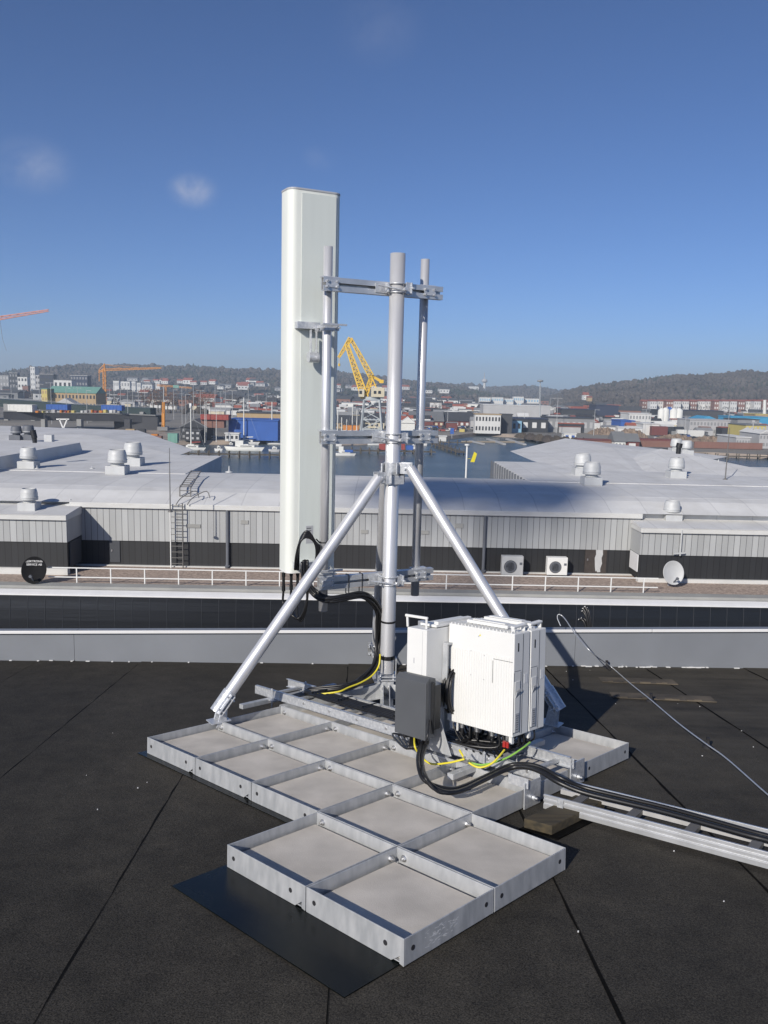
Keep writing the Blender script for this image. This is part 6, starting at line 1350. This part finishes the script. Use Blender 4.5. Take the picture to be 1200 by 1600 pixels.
for k in range(210):
    x = random.choice([random.uniform(170,450), random.uniform(515,760), random.uniform(515,980), random.uniform(0,450), random.uniform(860,1220)]); Y = random.uniform(720, 1500)
    if x > 850 and Y > 1040: Y = random.uniform(700, 1040)
    try_place(x, Y, random.choice((0,0,1,2,3,3,5,5,4)), random.uniform(.8,1.3))
for k in range(230):
    x = random.uniform(150, 1220); Y = random.uniform(440, 760)
    if x < 330 and Y < 650 or x < 450 and Y < 430: continue
    try_place(x, Y, random.choice((3,3,0,2,4,5,0)), random.uniform(.25,.6))
for k in range(520):
    x = random.uniform(120, 1230); Y = random.uniform(430, 1000)
    if x < 340 and Y < 650 or x < 450 and Y < 430: continue
    try_place(x, Y, 0, 1)
setp(far_mb.build('far_rooftops', [K(c) for c in ('white','lgrey','grey','dark','cream','falu','roofr')]), 'crowd of small sheds, vans and rooftops of the far harbour district', 'rooftops', kind='stuff')
for k in range(60):                   # rising on the foot of the left hill
    x = random.uniform(180, 700); s_ = random.uniform(.02, .10); Y = 1550+750*s_
    place(random.choice((0,1,2)), (x-600)/F*Y, Y, GZ+8+s_*150, random.uniform(.9,1.5), random.uniform(-.4,.4))
# rows of red roofed apartments right
for k in range(16):
    x = 1003+k*12.5; bld('apartment_block', 'white apartment block with red roof in the row under the right hill', x, x+10.5, 627, 638, 'white' if k % 3 else 'brick', 'roofr', Y=960+random.uniform(-15,15), kind='gable', yr=624.5, win=(3,3,'grey' if k % 3 else 'white'), depth=11, group='apartment blocks under the right hill')
for o in [o for o in C.objects if o.get('group') == 'apartment blocks under the right hill']:
    if o.children and o.children[0].data.materials[0] == K('brick') : o['label'] = 'brick apartment block with red roof in the row under the right hill'
q = px(1195, 650, 700); m = MB(); m.cyl(Vector((q.x, 700, GZ)), px(1195,625,700), 1.5, 12, r2=1.2); setp(m.build('chimney', K('pale')), 'white factory chimney at the right edge', 'chimney')
# cars
def car_proto(col, nm):
    m = MB(); m.box((0,0,.65), (4.3,1.8,.75), mi=0); m.prism([(-1.5,-.8,1.0),(1.6,-.8,1.0),(1.0,-.75,1.5),(-1.1,-.75,1.5)], (0,0,0), (0,1.6,0), 1); m.box((-.05,0,1.49), (1.9,1.35,.06), mi=0)
    for sx in (-1.35,1.35):
        for sy in (-.82,.82): m.cyl((sx,sy-.1,.33), (sx,sy+.1,.33), .33, 10, mi=2)
    o = m.build('parked_car', [K(col), M['glassw'], M['cable']]); o['label'] = '%s car parked along the far shore' % nm; o['category'] = 'car'; o['group'] = '%s cars parked along the far shore' % nm; return o
CP = [car_proto('white','white'), car_proto('dark','black'), car_proto('grey','grey'), car_proto('red','red'), car_proto('lgrey','silver'), car_proto('blue','blue')]; cu_ = [0]*6
for k in range(96):
    if k < 60: x = 640+random.random()*150; y = random.choice((669,671.5,674))+.0
    elif k < 84: x = random.uniform(790, 870); y = random.uniform(668, 674)
    else: x = random.uniform(1020, 1110); y = random.uniform(682, 690)
    P = gp(x, y); j = random.choice((0,0,1,1,2,3,4,4,5)); o = CP[j] if not cu_[j] else CP[j].copy()
    if cu_[j]: C.objects.link(o)
    cu_[j] = 1; o.location = P; o.rotation_euler = (0,0,random.uniform(-.15,.15)+random.choice((0,1.57)))
# yellow machines / misc along shore
for k, (x, y, c_) in enumerate(((773,672,'orange'),(768,668,'yellow'),(722,675,'yellow'),(900,668,'orange'),(884,664,'orange'),(1066,662,'orange'))):
    crate('site_vehicle', ['orange machine at the car park by the cream building','yellow machine behind the orange one','yellow van at the water edge','orange digger before the arcade shed','small orange machine left of the digger','orange drum beside the blue containers'][k], x-4, x+4, y-4, y, c_, gp(x, y).y, 'machine')
# lamp posts and masts
def lamp(lab_, x, yt, Y, grp, double=False):
    q = px(x, yt, Y); m = MB(); b0 = Vector((q.x, Y, GZ)); m.cyl(b0, q, .16, 6, r2=.1); m.bar(q, q+EX*1.6-EZ*.1, .12,.12); m.box(q+EX*1.9-EZ*.12, (.9,.4,.18))
    if double: m.bar(q, q-EX*1.6-EZ*.1, .12,.12); m.box(q-EX*1.9-EZ*.12, (.9,.4,.18))
    o = m.build('street_lamp', cm('lamp_grey', (.45,.46,.46))); setp(o, lab_, 'street lamp', grp)
for k, (x, yt) in enumerate(((17,601),(37,608),(61,600),(79,598),(103,606),(121,606),(135,610),(171,606),(178,600),(188,608),(199,607),(207,612),(216,608),(226,607),(238,609),(284,604),(271,609),(313,610),(290,616),(302,600),(336,602),(345,612),(352,606),(363,610),(388,600),(402,616),(416,614))):
    lamp('tall grey street lamp along the roads at left', x, yt, 395+random.random()*120, 'street lamps along the roads at left', k % 2)
for k, (x, yt) in enumerate(((860,622),(872,622),(745,642),(1072,650),(1175,660),(1080,656),(700,640),(1140,640),(930,640),(1010,640),(820,640),(780,642))):
    lamp('grey lamp post between the sheds of the far shore', x, yt, 420+random.random()*100, 'lamp posts of the far shore', k % 2)
q = px(1177, 690, 360); m = MB(); m.cyl(Vector((q.x, 360, GZ)), px(1177,658,360), .2, 8); m.box(px(1177,658,360), (1.2,.6,.8)); setp(m.build('street_lamp', K('lgrey')), 'tall pole before the yellow terraced building', 'street lamp')
for k in range(10):
    x = 870+k*11; y = 690+k*1.4; P = pz(x, y+3, WZ); m = MB(); m.cyl(P-EZ, P+EZ*(1.6+random.random()), .22, 8); setp(m.build('mooring_post', M['timber']), 'old timber mooring post along the right bank', 'post', 'mooring posts along the right bank')

# ================================================================ the air
m = MB(); m.box((0, 2400, 59), (12600, 5700, 163+0.4)); hz_ = m.build('haze', [])
hm = bpy.data.materials.new('haze_air'); hm.use_nodes = True; nt = hm.node_tree; nt.nodes.clear(); ou = nt.nodes.new('ShaderNodeOutputMaterial'); pv = nt.nodes.new('ShaderNodeVolumePrincipled')
pv.inputs['Color'].default_value = (.72,.86,1,1); pv.inputs['Density'].default_value = .00026; pv.inputs['Anisotropy'].default_value = .0; nt.links.new(pv.outputs[0], ou.inputs['Volume'])
hz_.data.materials.append(hm); hz_['kind'] = 'stuff'; hz_['label'] = 'thin blue haze over the harbour city'
